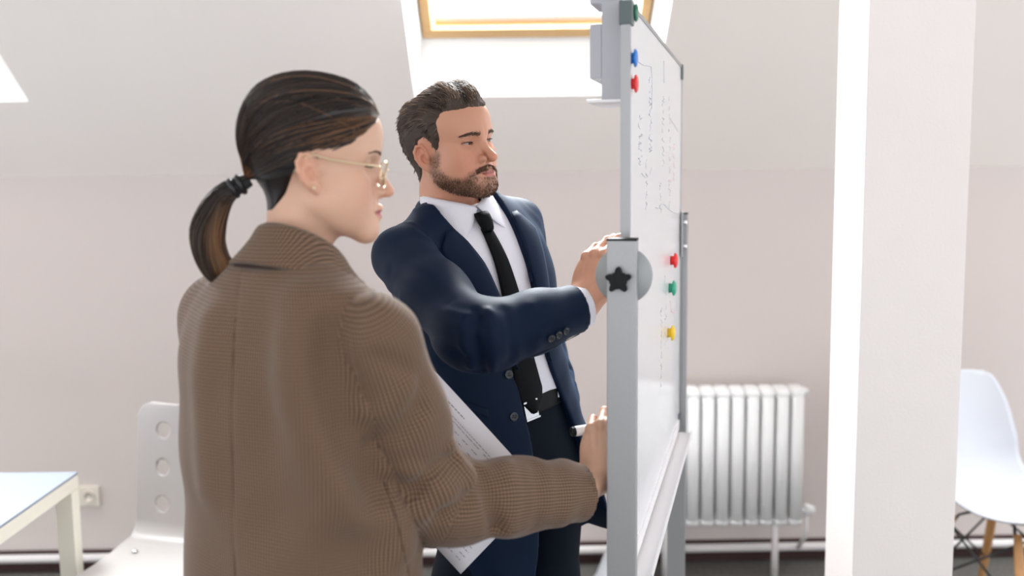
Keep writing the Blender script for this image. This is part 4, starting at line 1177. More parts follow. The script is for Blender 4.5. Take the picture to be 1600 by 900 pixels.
# --- body: one continuous skin from head to feet
hp_w = head_prims(WOMAN)
hand_o = pix(936, 742, 1.668)
HW = frame(hand_o, pix(949, 655, 1.690) - hand_o, (-0.22, -0.97, 0.05))
hb_w = [(0.75, 1.15, 0.7), (0.85, 1.25, 0.75), (0.95, 1.25, 0.75), (1.05, 1.2, 0.7)]
th_w = [(0.020, 0.022, -0.008), (0.036, 0.050, -0.024), (0.026, 0.078, -0.036), (0.012, 0.092, -0.046)]
HL_o = l_wr + l_cuff_n * 0.02
HWL = frame(HL_o, l_cuff_n + np.array([0.1, 0.05, 0.0]), (-0.2, 0.55, -0.6))
hb_l = [(0.25, 0.35, 0.25)] * 4; th_l = [(0.024, 0.020, -0.010), (0.046, 0.045, -0.026), (0.050, 0.075, -0.034), (0.046, 0.100, -0.036)]
def legs_field(hips, feet, zhip, r=(0.095, 0.06, 0.045)):
    def f(p):
        d = None
        for h, t in zip(hips, feet):
            k = (np.array(h) * 0.5 + np.array(t) * 0.5) + np.array([0, 0, 0.0]); e = chain(p, [h, tuple(k), t], [r[0], r[1], r[2]], 0.03); d = e if d is None else smin(d, e, 0.01)
        return d
    return f
w_hips = [wt(-0.085, 0.0, 0.88), wt(0.085, 0.0, 0.88)]; w_feet = [wt(-0.11, 0.0, 0.10), wt(0.10, -0.03, 0.10)]
wb = Union()
wb.add(lambda p: hp_w(loc(p, WH)), WH[1] + np.array([0, 0, -0.05]), 0.23, 0.02)
CZ = np.array(TZ[0]) > 0.84
def w_core(p): return loft(loc(p, WTF), np.array(TZ[0])[CZ], np.array(TZ[1])[CZ] - 0.035, np.array(TZ[2])[CZ] - 0.04, np.array(TZ[3])[CZ])
def l_hand(p):
    q = loc(p, HWL); q[:, 0] *= -1; return hand_prims(q, hb_l, th_l, size=0.92)
wb.add(w_core, (WR[0], WR[1], 1.1), 0.75, 0.02)
wb.add(lambda p: cone(p, tuple(glob(np.array([WOMAN['neck'][1]]), WH)[0]), wt(0, 0.01, 1.36), 0.050, 0.075), wt(0, 0, 1.42), 0.25, 0.03)
wb.add(lambda p: chain(p, [w_sh, w_el, tuple(w_wr)], [0.045, 0.036, 0.026], 0.02), w_el, 0.46, 0.02)
wb.add(lambda p: chain(p, [l_sh, l_el, tuple(l_wr)], [0.045, 0.036, 0.026], 0.02), l_el, 0.46, 0.02)
wb.add(lambda p: hand_prims(loc(p, HW), hb_w, th_w, size=0.95), hand_o, 0.24, 0.015)
wb.add(l_hand, HL_o, 0.24, 0.015)
wb.add(lambda p: cone(p, tuple(w_wr), tuple(hand_o), 0.027, 0.026), w_wr, 0.15, 0.02)
wb.add(legs_field(w_hips, w_feet, 0.9, (0.075, 0.05, 0.038)), (WR[0], WR[1], 0.5), 0.75, 0.03)
hx, hy, hz = WH[1]
fine = lambda c, r, s: (c - r, c + r, s)
V, Q = surfnet(wb, [mixax(-0.62, 0.30, 0.011, [fine(hx, 0.13, 0.0017), fine(hand_o[0] + 0.02, 0.07, 0.0017)]),
                    mixax(1.25, 1.86, 0.011, [fine(hy, 0.105, 0.0017), fine(hand_o[1] + 0.02, 0.07, 0.0017)]),
                    mixax(0.03, 1.78, 0.012, [(hz - 0.16, hz + 0.125, 0.0017), (hand_o[2] - 0.03, hand_o[2] + 0.13, 0.0017)])], margin=2.0)
ax_ = None
def skin_colors(V, Fm, g, base, lip, beard=None):
    q = loc(V, Fm); a = q.copy(); a[:, 0] = np.abs(a[:, 0]); C = np.tile(A3(*base), (len(V), 1))
    def blend(m, c): 
        m = np.clip(m, 0, 1)[:, None].astype(F4); return C * (1 - m) + A3(*c) * m
    red = (base[0] * 0.97, base[1] * 0.72, base[2] * 0.66)
    C = blend(0.55 * gauss(np.sqrt(((a - A3(0.042, -0.07, -0.04)) ** 2).sum(1)), 0.026), red)
    C = blend(0.6 * gauss(np.sqrt(((a - A3(*g['nose_t'])) ** 2).sum(1)), 0.014), red)
    C = blend(0.7 * (a[:, 0] > 0.068) * gauss(a[:, 1] - 0.014, 0.022) * gauss(a[:, 2] + 0.014, 0.035), red)
    my, mz = g['mouth']
    d = pline(a, [(0, my - 0.003, mz + 0.002), (0.010, my - 0.001, mz + 0.0018), (0.022, my + 0.0115, mz)]) 
    d2 = pline(a, [(0, my - 0.002, mz - 0.0055), (0.010, my + 0.000, mz - 0.0050), (0.021, my + 0.0115, mz - 0.001)])
    C = blend(np.maximum(1 - sstep(d, 0.0040, 0.0062), 1 - sstep(d2, 0.0052, 0.0072)), lip)
    dl = pline(a, [(0, my - 0.005, mz), (0.009, my - 0.0035, mz + 0.0004), (0.023, my + 0.0095, mz - 0.0004)])
    C = blend(0.75 * gauss(dl, 0.0016), (lip[0] * 0.35, lip[1] * 0.3, lip[2] * 0.3))
    e = a - A3(*g['eye']); b_ = np.sqrt((e ** 2).sum(1))
    C = blend(0.65 * (b_ < 0.0150) * gauss(e[:, 2] - g['lid_up'], 0.0016) * (np.abs(e[:, 0]) < 0.016), (0.06, 0.03, 0.025))
    C = blend(0.35 * gauss(b_ - 0.014, 0.004) * (e[:, 1] < 0), (base[0] * 0.8, base[1] * 0.62, base[2] * 0.58))
    if beard is not None: C = beard(q, a, C, blend)
    return C.astype(F4)
body_w = rawmesh('body', V - WR, Q, M['skin'], woman)
colattr(body_w, 'tint', skin_colors(V, WH, WOMAN, (0.66, 0.405, 0.285), (0.50, 0.17, 0.165)))
eyes(WH, WOMAN, (0.0, -0.45), woman, WR)

# trousers and shoes (below the frame)
tf = Union(); tf.add(lambda p: smin(loft(loc(p, WTF), *[np.array(x) for x in ([0.74, 0.84, 0.96, 1.04], [0.165, 0.178, 0.165, 0.145], [0.11, 0.118, 0.11, 0.10], [0, 0, 0, 0])]), legs_field(w_hips, [wt(-0.115, 0.0, 0.03), wt(0.105, -0.03, 0.03)], 0.9, (0.092, 0.085, 0.088))(p), 0.03), (WR[0], WR[1], 0.5), 0.9, 0.01)
V, Q = surfnet(tf, [uni(-0.62, 0.0, 0.009), uni(1.25, 1.78, 0.009), uni(0.015, 1.02, 0.009)])
rawmesh('trousers', V - WR, Q, M['trouser_w'], woman)
def shoe(o, heading, parent, root, m):
    h = math.radians(heading); Fm = (np.stack([[-math.cos(h), math.sin(h), 0], [-math.sin(h), -math.cos(h), 0], [0, 0, 1]], 1), np.array([o[0], o[1], 0.0]))
    def f(p):
        q = loc(p, Fm); d = cone(q, (0, 0.045, 0.035), (0, -0.13, 0.022), 0.036, 0.032); d = smin(d, cone(q, (0, 0.03, 0.04), (0, 0.02, 0.10), 0.038, 0.04), 0.03)
        d = smin(d, ell(q, (0, -0.09, 0.02), (0.045, 0.07, 0.026)), 0.02)
        return smax(d, np.maximum(0.004 - q[:, 2], q[:, 2] - 0.10), 0.006)
    c = Fm[1]; V, Q = surfnet(f, [uni(c[0] - 0.22, c[0] + 0.22, 0.006), uni(c[1] - 0.22, c[1] + 0.22, 0.006), uni(-0.006, 0.115, 0.006)])
    rawmesh('shoe', V - root, Q, m, parent)
shoe(wt(-0.11, 0.0, 0), 40, woman, WR, M['shoe']); shoe(wt(0.10, -0.03, 0), 30, woman, WR, M['shoe'])

# --- hair: a cap that rises out of the scalp, combed strands over it, and the ponytail
W_LINE = [(-0.125, 0.064), (-0.101, 0.062), (-0.083, 0.052), (-0.054, 0.027), (-0.024, 0.017), (0.000, 0.021), (0.021, 0.011), (0.028, -0.006), (0.041, -0.046), (0.062, -0.080), (0.10, -0.090), (0.16, -0.09), (0.16, 0.2), (-0.125, 0.2)]
def w_scalp(q):
    a = q.copy(); a[:, 0] = np.abs(a[:, 0])
    d = ell(a, (0, 0.014, 0.032), (0.0745, 0.0965, 0.087)); d = smin(d, ell(a, (0, WOMAN['fh'], 0.046), (0.056, 0.058, 0.048)), 0.03)
    d = smin(d, cone(a, (0, 0.026, -0.050), WOMAN['neck'][0], 0.046, 0.047), 0.022)
    return d
def w_hline(q):
    s = -sd_poly(np.stack([q[:, 1], q[:, 2] - 0.012 * gauss(q[:, 0], 0.035) * (q[:, 1] < -0.05)], 1), W_LINE); return s
def w_haircap(q):
    s = w_hline(q)
    t_ = -0.003 + 0.0075 * sstep(s, -0.001, 0.010) + 0.016 * sstep(s, 0.008, 0.075) * sstep(q[:, 2], -0.02, 0.10)
    t_ = t_ + 0.006 * gauss(np.sqrt((q[:, 1] + 0.075) ** 2 + (q[:, 2] - 0.085) ** 2), 0.03) * (s > 0)
    return w_scalp(q) - t_
tie = np.array([0.0, 0.1135, -0.029])
cap_f = lambda p: np.maximum(w_haircap(p), -(w_hline(p) + 0.004))
V, Q = surfnet(cap_f, [uni(-0.105, 0.105, 0.0026), uni(-0.13, 0.145, 0.0026), uni(-0.10, 0.155, 0.0026)])
hairW = rawmesh('hair', glob(V, WH) - WR, Q, M['hair'], woman)
colattr(hairW, 'tint', np.tile(A3(0.009, 0.0055, 0.0045), (len(V), 1)))
rg = np.random.default_rng(7)
c0 = np.array([0, 0.012, 0.025])
def on_hair(dirs, f, off):
    o = c0 + dirs * 0.25; return toward(f, o, -dirs, 0.249, off=0.0) + dirs * off[:, None]
def slerp(a, b, t):
    w = np.arccos(np.clip((a * b).sum(-1), -1, 1))[..., None]; return (np.sin((1 - t) * w) * a + np.sin(t * w) * b) / (np.sin(w) + 1e-6)
n = 3600; k = 18
dr = rg.normal(size=(n * 4, 3)); dr /= np.linalg.norm(dr, axis=1, keepdims=True)
P0_ = on_hair(dr.astype(F4), w_scalp, np.zeros(len(dr))); s_ = w_hline(P0_.astype(F4))
hl = (s_ > 0.001) & (P0_[:, 1] < 0.095)
w_ = np.where((s_ < 0.02) | (P0_[:, 2] < -0.03), 1.0, 0.45); pick = hl & (rg.random(len(dr)) < w_); dr = dr[pick][:n]; s_ = s_[pick][:n]; n = len(dr)
td = tie - c0; td = td / np.linalg.norm(td)
t_ = np.linspace(0, 1, k)[None, :, None]
# a slight sweep so that the hair over the top first runs back along the crown
mid = dr + np.array([0, 0.38, 0.08]) * np.clip(dr[:, 2:3] + 0.25, 0, 1); mid /= np.linalg.norm(mid, axis=1, keepdims=True)
path = slerp(slerp(dr[:, None], mid[:, None], t_), np.broadcast_to(td, dr.shape)[:, None], t_ ** 1.35)
path /= np.linalg.norm(path, axis=2, keepdims=True)
lift = (rg.random(n) ** 1.5 * 0.0036)[:, None] * np.sin(np.pi * np.clip(t_[:, :, 0] * 1.02, 0, 1)) ** 0.5 - 0.0005
P = on_hair(path.reshape(-1, 3).astype(F4), w_haircap, lift.ravel()).reshape(n, k, 3)
ok = (np.linalg.norm(np.diff(P, axis=1), axis=2).max(1) < 0.03) & (P[:, :, 2].min(1) > -0.10); P, dr, s_, n = P[ok], dr[ok], s_[ok], int(ok.sum())
e_ = sstep(t_, 0.86, 1.0); P = P * (1 - e_) + (tie + (P - tie) * 0.35) * e_
az = np.arctan2(dr[:, 2] - 0.2, -dr[:, 1]); 
band = 0.5 + 0.5 * np.sin(az * 23 + 2 * np.sin(az * 7)) 
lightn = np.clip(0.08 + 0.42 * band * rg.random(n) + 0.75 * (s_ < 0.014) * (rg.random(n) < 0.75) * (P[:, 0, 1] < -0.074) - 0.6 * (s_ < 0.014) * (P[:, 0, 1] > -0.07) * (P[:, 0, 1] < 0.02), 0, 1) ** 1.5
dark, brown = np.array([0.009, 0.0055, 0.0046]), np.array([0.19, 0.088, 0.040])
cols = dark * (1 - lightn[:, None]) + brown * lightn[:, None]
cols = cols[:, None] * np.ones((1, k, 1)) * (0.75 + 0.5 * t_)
rad = np.repeat(np.linspace(0.00055, 0.00115, n)[:, None] * 1.0, k, 1); rg.shuffle(rad)
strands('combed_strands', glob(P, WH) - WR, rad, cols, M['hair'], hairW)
# ponytail
tail = curve([tie + np.array([0, -0.012, 0.002]), (0, 0.142, -0.052), (0.0, 0.163, -0.100), (0.0, 0.160, -0.140), (0.0, 0.142, -0.172), (0, 0.126, -0.186)], 20)
tr = np.interp(np.linspace(0, 1, 20), [0, 0.12, 0.4, 0.75, 1], [0.0085, 0.014, 0.0255, 0.0235, 0.010])
n2 = 1500; r0_ = np.sqrt(rg.random(n2)); a0_ = rg.random(n2) * 2 * np.pi
Tn = np.gradient(tail, axis=0); Tn /= np.linalg.norm(Tn, axis=1, keepdims=True); X_ = np.array([1.0, 0, 0]); Y_ = np.cross(Tn, X_); Y_ /= np.linalg.norm(Y_, axis=1, keepdims=True)
tw = np.linspace(0, 0.5, 20)[None]
aa = a0_[:, None] + tw + 0.25 * np.sin(np.linspace(0, 5, 20)[None] + a0_[:, None] * 3)
rr = (r0_[:, None] * (0.92 + 0.16 * rg.random((n2, 1)))) * tr[None]
L2 = 0.80 + 0.20 * rg.random(n2)
P = tail[None] + (np.cos(aa)[..., None] * X_ * 0.85 + np.sin(aa)[..., None] * Y_[None]) * rr[..., None]
ti = np.linspace(0, 1, 20)
P = np.stack([np.stack([np.interp(ti * L2[i], ti, P[i, :, j]) for j in range(3)], 1) for i in range(n2)])
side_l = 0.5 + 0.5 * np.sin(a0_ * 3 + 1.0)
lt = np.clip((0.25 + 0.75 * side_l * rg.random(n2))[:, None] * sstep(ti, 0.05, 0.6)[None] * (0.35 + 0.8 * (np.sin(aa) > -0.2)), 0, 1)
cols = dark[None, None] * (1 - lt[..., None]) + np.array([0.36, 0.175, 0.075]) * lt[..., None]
rad = np.repeat((0.0006 + 0.0006 * rg.random(n2))[:, None], 20, 1); rad[:, -3:] *= np.array([0.8, 0.55, 0.2])
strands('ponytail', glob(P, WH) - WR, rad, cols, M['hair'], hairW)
bm = bmesh.new(); tq = glob(tail, WH) - WR
for j in (1.2, 2.2):
    c_ = Vector(tq[int(j)] * (1 - j % 1) + tq[int(j) + 1] * (j % 1)); d_ = Vector(WH[0] @ Tn[int(j)]); q_ = d_.to_track_quat('Z', 'Y').to_matrix()
    tube(bm, [c_ + q_ @ Vector((math.cos(a) * 0.0125, math.sin(a) * 0.0125, 0)) for a in [i * math.pi / 9 for i in range(18)]], 0.0048, 8, True)
obj('hair_tie', bm, M['black_wire'], hairW, True)
# eyebrows and lashes
def brows(Fm, g, parent, root, col, n=150, zup=0.0165, thick=0.0042, y0=-0.105):
    hp = head_prims(g); rg = np.random.default_rng(3); u = rg.random(n); v = rg.normal(size=n) * 0.35
    x = 0.012 + 0.038 * u; z = zup + 0.0045 * np.sin(np.clip(u * 1.15, 0, 1) * np.pi * 0.75) + v * thick * (1 - 0.65 * u)
    P = []
    for s in (-1, 1):
        o = np.stack([s * x, np.full(n, y0 - 0.02), z], 1); h = toward(hp, o, np.array([0, 1.0, 0]), 0.09)
        dx = np.stack([s * (0.0030 + 0.0035 * u), 0.0012 + 0.0025 * u, 0.0042 * (1 - u * 1.25)], 1)
        P += [np.stack([h + np.array([0, 0.0003, 0]), h + dx * 0.5 + np.array([0, -0.0010, 0]), h + dx + np.array([0, -0.0006, 0])], 1)]
    P = np.concatenate(P); return strands('eyebrows', glob(P, Fm) - root, np.tile(np.array([0.0005, 0.00042, 0.0001]), (len(P), 1)), np.tile(np.array(col), (len(P), 1)), M['hair_short'], parent)
def lashes(Fm, g, parent, root, ln=0.006):
    P = []
    for s in (-1, 1):
        for ex in np.linspace(-0.013, 0.0145, 26):
            z = g['lid_up'] * math.sqrt(max(0, 1 - (ex / 0.0158) ** 2)) + 0.05 * ex - 0.0004; y = -math.sqrt(max(1e-9, 0.0138 ** 2 - ex ** 2 - z ** 2)) if ex * ex + z * z < 0.0138 ** 2 else -0.002
            p = np.array([s * (g['eye'][0] + ex), g['eye'][1] + y, g['eye'][2] + z]); d = np.array([s * ex * 0.25 / 0.015, -1.0, -0.15]); d /= np.linalg.norm(d)
            P.append([p, p + d * ln * 0.6 + np.array([0, 0, -0.0006]), p + d * ln + np.array([0, 0, 0.0004])])
    return strands('eyelashes', glob(np.array(P), Fm) - root, np.tile(np.array([0.00048, 0.00038, 0.0001]), (len(P), 1)), np.tile(np.array([0.008, 0.006, 0.005]), (len(P), 1)), M['hair_short'], parent)
brows(WH, WOMAN, woman, WR, (0.10, 0.055, 0.035), 110, 0.0150, 0.0030)
lashes(WH, WOMAN, woman, WR, 0.0095)

# eyeglasses and ear stud
def lens_mat():
    m = M['glass'].copy(); m.name = 'coated_lens'
    for n_ in m.node_tree.nodes:
        if n_.type == 'FRESNEL': n_.inputs['IOR'].default_value = 1.12
    return m
M['gold'] = mat('pale_gold', (0.78, 0.64, 0.42), 0.28, 0.75); M['lens'] = lens_mat()
gl_e = bpy.data.objects.new('eyeglasses', None); COL.objects.link(gl_e); gl_e.parent = woman; gl_e['label'] = 'thin pale gold eyeglasses'
def hw(x, y, z): return glob(np.array([[x, y, z]]), WH)[0] - WR
for s in (-1, 1):
    rim = []
    for i in range(40):
        a = i * 2 * math.pi / 40; ca, sa = math.cos(a), math.sin(a)
        x = 0.034 + 0.0265 * math.copysign(abs(ca) ** 0.75, ca); z = -0.014 + 0.0205 * math.copysign(abs(sa) ** 0.75, sa)
        rim.append(hw(s * x, -0.1045 + 0.010 * ((x - 0.01) / 0.05) ** 2 - (z + 0.014) * 0.12, z))
    bm = bmesh.new(); tube(bm, rim, 0.00105, 8, True); obj('rim', bm, M['gold'], gl_e, True)
    bm = bmesh.new(); c_ = bm.verts.new(Vector(np.mean(rim, 0))); vs = [bm.verts.new(r_) for r_ in rim]
    for i in range(40): bm.faces.new((c_, vs[i], vs[(i + 1) % 40]))
    obj('lens', bm, M['lens'], gl_e, True)
    bm = bmesh.new(); tube(bm, [hw(s * 0.0600, -0.0955, -0.004), hw(s * 0.0665, -0.092, -0.0025), hw(s * 0.0715, -0.06, 0.001), hw(s * 0.0760, -0.02, 0.006), hw(s * 0.0775, 0.004, 0.0125), hw(s * 0.0755, 0.020, 0.006), hw(s * 0.0735, 0.032, -0.014)], [0.0016, 0.0018, 0.0015, 0.0015, 0.0016, 0.0018, 0.0018], 8); obj('temple', bm, M['gold'], gl_e, True)
    bm = bmesh.new(); tube(bm, [hw(s * 0.0095, -0.106, -0.016), hw(s * 0.0090, -0.100, -0.019), hw(s * 0.0105, -0.0975, -0.023)], [0.0008, 0.0010, 0.0026], 8); obj('nose_pad', bm, M['gold'], gl_e, True)
bm = bmesh.new(); tube(bm, [hw(-0.009, -0.1055, -0.009), hw(-0.004, -0.109, -0.006), hw(0.004, -0.109, -0.006), hw(0.009, -0.1055, -0.009)], 0.001, 8); obj('bridge', bm, M['gold'], gl_e, True)
for s in (-1, 1):
    h = toward(hp_w, np.array([[s * 0.12, 0.004, -0.036]]), np.array([-s * 1.0, 0, 0]), 0.12)[0]
    bm = bmesh.new(); bmesh.ops.create_uvsphere(bm, u_segments=16, v_segments=10, radius=0.0030, matrix=Matrix.Translation(Vector(hw(*(h + np.array([s * 0.002, 0, 0]))))))
    obj('ear_stud', bm, M['gold'], woman, True)

# --- marker in her hand, sheet of paper in the other
mk_a = pix(893, 675, 1.700)
mk_dir = np.array([0.93, 0.34, 0.05]); mk_dir /= np.linalg.norm(mk_dir)
mk = empty('marker_pen', mk_a, 'white marker pen with black end plug in the woman\'s hand', 'marker')
mkT = Vector(mk_dir).to_track_quat('Z', 'Y').to_matrix().to_4x4()
bm = bmesh.new(); lathe(bm, [(0.0085, 0.006), (0.0088, 0.008), (0.0088, 0.087), (0.0075, 0.094), (0.0, 0.094)], 20, mkT); obj('barrel', bm, M['holder_white'], mk, True)
bm = bmesh.new(); lathe(bm, [(0, 0.0015), (0.005, 0.0015), (0.0055, 0.0), (0.0082, 0.0), (0.0086, 0.002), (0.0086, 0.0065), (0, 0.0065)], 20, mkT); obj('end_plug', bm, M['cap'], mk, True)
bm = bmesh.new(); lathe(bm, [(0.0045, 0.094), (0.004, 0.101), (0.0022, 0.103), (0.0018, 0.107), (0, 0.1075)], 14, mkT); obj('tip', bm, M['cap'], mk, True)

pd = 1.715
pc = [pix(664, 563, pd + 0.01), pix(848, 764, pd + 0.02), pix(720, 897, pd - 0.005), None]; pc[3] = pc[0] + pc[2] - pc[1]
pu = pc[1] - pc[0]; pv = pc[3] - pc[0]; pu_l, pv_l = np.linalg.norm(pu), np.linalg.norm(pv)
pap = empty('paper_sheet', pc[0], 'printed sheet of white paper held in front of the woman', 'paper')
pn = np.cross(pu, pv); pn /= np.linalg.norm(pn)
if pn[1] > 0: pn = -pn
def on_paper(u, v, off=0.0): return pu * u + pv * v + pn * (off - 0.010 * math.sin(math.pi * u) * 0.6)
G = np.array([[on_paper(u, v) for v in np.linspace(0, 1, 8)] for u in np.linspace(0, 1, 14)])
sheet('page', G, 0.0003, M['paper'], pap, np.zeros(3))
ur, vr = pu / pu_l, pv / pv_l
rb = random.Random(11)
def printed(nm, m, bars):
    bm = bmesh.new()
    for u, v, w_, h in bars:
        q_ = [on_paper(u, v, 0.0004), on_paper(u + w_, v, 0.0004), on_paper(u + w_, v + h, 0.0004), on_paper(u, v + h, 0.0004)]
        bm.faces.new([bm.verts.new(x) for x in q_])
    o = obj(nm, bm, m, pap); o['kind'] = 'stuff'; return o
def words(u, v, w_, h=0.008):
    out = []; x = u
    while x < u + w_:
        ww = rb.uniform(0.010, 0.026); out.append((x, v, min(ww, u + w_ - x), h)); x += ww + 0.006
    return out
def heading(body, u, v, size):
    c_ = bpy.data.curves.new('text', 'FONT'); c_.body = body; c_.size = size; c_.offset = 0.0002
    o = bpy.data.objects.new('printed_heading', c_); COL.objects.link(o); o.parent = pap; c_.materials.append(M['ink'])
    x_, y_ = Vector(ur), Vector(-vr); z_ = x_.cross(y_); p_ = on_paper(u, v, 0.0005)
    bpy.context.view_layer.update(); me = bpy.data.meshes.new_from_object(o.evaluated_get(bpy.context.evaluated_depsgraph_get())); bpy.data.objects.remove(o)
    o = bpy.data.objects.new('printed_heading', me); COL.objects.link(o); o.parent = pap; o.matrix_local = axes(Vector(p_), x_, y_, z_); o['kind'] = 'stuff'; return o
heading('Meeting Notes', 0.045, 0.115, 0.0085)
bars = []
bars += words(0.235, 0.085, 0.16, 0.010) + words(0.055, 0.145, 0.62, 0.006) + words(0.055, 0.17, 0.50, 0.006) + words(0.10, 0.21, 0.05) + words(0.17, 0.25, 0.10)
fb = []
for r_ in range(17):
    for c_ in range(8):
        if rb.random() < 0.80: fb += words(0.40 + c_ * 0.072 + rb.uniform(-.004, .004), 0.17 + r_ * 0.047, rb.uniform(0.022, 0.048), 0.007)
for r_ in range(14):
    for c_ in range(4):
        if rb.random() < 0.6: fb += words(0.06 + c_ * 0.08, 0.33 + r_ * 0.045, rb.uniform(0.02, 0.06), 0.007)
half = len(fb) // 2
printed('printed_text', M['ink_faint'], bars + fb); printed('red_figures', M['ink_red'], [(0.44 + 0.072 * k_, 0.225 + 0.047 * j_, 0.016, 0.007) for k_, j_ in ((0, 1), (0, 2), (1, 3), (2, 3), (1, 2), (3, 5))])
# ------------------------------------------------------------------ the man in the navy suit
hipm = np.array([-0.015, 2.15, 1.0]); nekm = np.array(pix(716, 312, 2.13))
MR = np.array([hipm[0], hipm[1], 0.0])
man = empty('person', MR, 'bearded man in navy suit and black tie touching the back of the whiteboard', 'person')
Um = nekm - hipm; HL_ = np.linalg.norm(Um); Um = Um / HL_
Fw = np.array([math.sin(math.radians(143)), math.cos(math.radians(143)), 0.0]); Fw -= Um * (Fw @ Um); Fw /= np.linalg.norm(Fw)
MT = (np.stack([np.cross(Um, Fw), -Fw, Um], 1), hipm)        # torso space: x own left, y back, z up from the hips
def mt(x, y, z): return tuple(glob(np.array([[x, y, z]]), MT)[0])
MH = head_frame(pix(705, 225, 2.12), 130, -3, 7)
m_sh = np.array(pix(629, 402, 1.985)); m_el = pix(742, 532, 1.735); m_wr = pix(901, 482, 1.835)
m_shl = np.array(pix(806, 352, 2.255)); m_ell = pix(848, 556, 2.35); m_wrl = np.array(mt(0.150, -0.02, 0.06))
nz = HL_
Zm = [-0.26, -0.12, 0.0, 0.12, 0.22, 0.34, 0.42, 0.475, 0.515, 0.545]
MZ = smooth_tab(Zm, [0.205, 0.198, 0.188, 0.172, 0.168, 0.182, 0.185, 0.165, 0.120, 0.085], [0.150, 0.150, 0.140, 0.125, 0.120, 0.130, 0.124, 0.105, 0.082, 0.066], [0.0, 0.0, 0.0, 0.0, 0.0, 0.0, 0.004, 0.010, 0.014, 0.016])
def m_torso(p):
    q = loc(p, MT); d = loft(q, *MZ, n=2.5)
    for s, sh in ((-1, m_sh), (1, m_shl)):
        d = smin(d, cone(p, mt(s * 0.045, 0.012, nz - 0.045), tuple(sh + Um * 0.006), 0.050, 0.053), 0.05)
    return d
m_rs = [m_sh, m_sh + (m_el - m_sh) * 0.5, m_sh + (m_el - m_sh) * 0.92, m_el + (m_wr - m_el) * 0.12, m_el + (m_wr - m_el) * 0.55, m_wr]; m_rsr = [0.061, 0.061, 0.060, 0.059, 0.054, 0.0455]
m_ls = [m_shl, m_shl + (m_ell - m_shl) * 0.5, m_ell, m_ell + (m_wrl - m_ell) * 0.5, m_wrl]; m_lsr = [0.060, 0.057, 0.053, 0.048, 0.044]
def m_sleeve(p): return chain(p, m_rs, m_rsr, 0.03)
def m_sleeve_l(p): return chain(p, m_ls, m_lsr, 0.03)
# the open front, in torso space
OPR = [(0.60, -0.080), (0.53, -0.078), (0.48, -0.062), (0.42, -0.045), (0.32, -0.027), (0.22, -0.020), (0.12, -0.022), (0.0, -0.030), (-0.10, -0.045), (-0.30, -0.10)]
OPL = [(0.60, 0.080), (0.53, 0.076), (0.48, 0.070), (0.42, 0.064), (0.32, 0.062), (0.22, 0.066), (0.12, 0.082), (0.0, 0.105), (-0.10, 0.135), (-0.30, 0.19)]
def opening(q):
    r = np.interp(q[:, 2], [a for a, _ in OPR[::-1]], [b for _, b in OPR[::-1]]); l = np.interp(q[:, 2], [a for a, _ in OPL[::-1]], [b for _, b in OPL[::-1]])
    return np.maximum(np.maximum(r - q[:, 0], q[:, 0] - l), q[:, 1] - 0.0)
def m_coat_t(p): return smax(m_torso(p), -opening(loc(p, MT)), 0.006)
def m_base(p): return smin(smin(m_coat_t(p), m_sleeve_l(p), 0.025), m_sleeve(p), 0.018)
FOLDS_M = []
def mfold(px, amp, w, f=None, n=12): FOLDS_M.append((seen_on(f or m_base, curve(px, n)), amp, w))
mfold([(630, 470), (690, 500), (740, 520)], 0.006, 0.012, m_sleeve)
mfold([(625, 500), (680, 530), (728, 560)], -0.006, 0.010, m_sleeve)
mfold([(610, 425), (660, 440), (700, 470)], -0.005, 0.012, m_sleeve)
mfold([(598, 450), (640, 462), (690, 488)], 0.004, 0.010, m_sleeve)
mfold([(745, 490), (742, 530), (756, 580)], -0.010, 0.009, m_sleeve)
mfold([(765, 492), (772, 530), (768, 580)], 0.007, 0.009, m_sleeve)
mfold([(722, 500), (724, 540), (735, 572)], 0.006, 0.010, m_sleeve)
mfold([(790, 485), (800, 520), (798, 560)], -0.005, 0.012, m_sleeve)
mfold([(700, 488), (730, 494), (762, 486)], 0.006, 0.008, m_sleeve)
mfold([(830, 478), (840, 510), (838, 545)], 0.003, 0.014, m_sleeve)
mfold([(640, 350), (690, 420), (740, 480)], 0.004, 0.016, m_torso)
mfold([(842, 545), (870, 560), (892, 575)], -0.008, 0.008, m_sleeve_l)
mfold([(842, 575), (868, 590), (895, 600)], 0.007, 0.009, m_sleeve_l)
mfold([(850, 605), (872, 620), (900, 630)], -0.006, 0.008, m_sleeve_l)
mfold([(838, 440), (850, 480), (856, 520)], -0.003, 0.010, m_sleeve_l)
m_cn = (m_wr - m_el) / np.linalg.norm(m_wr - m_el)
def m_jacket(p):
    d = m_base(p); near = np.abs(d) < 0.05; q = p[near]; dd = d[near].copy()
    dd = apply_folds(q, dd, FOLDS_M)
    js = m_torso(q) + 0.002 - m_sleeve(q); dd = dd + 0.0018 * gauss(js, 0.004); js = m_torso(q) + 0.002 - m_sleeve_l(q); dd = dd + 0.0018 * gauss(js, 0.004)
    dd = dd + 0.0010 * np.sin(q[:, 2] * 33 + q[:, 0] * 27 + 1.3 * np.sin(q[:, 0] * 19)) + 0.0006 * np.sin(q[:, 0] * 77 - q[:, 2] * 51 + q[:, 1] * 43)
    d[near] = dd
    for w, n_, rad in ((m_wr, m_cn, 0.040),):
        c = (p - A3(*w)) @ A3(*n_); r = np.sqrt((((p - A3(*w)) - c[:, None] * A3(*n_)) ** 2).sum(1)); m = np.sqrt(((p - A3(*w)) ** 2).sum(1)) < 0.11
        d = np.where(m, smax(d, np.maximum(c - 0.002, -np.maximum(r - rad, -c - 0.05)), 0.003), d)
    return d.astype(F4)
V, Q = surfnet(m_jacket, [uni(-0.37, 0.24, 0.0042), uni(1.66, 2.48, 0.0042), uni(0.715, 1.56, 0.0042)])
rawmesh('suit_jacket', V - MR, Q, M['navy'], man)

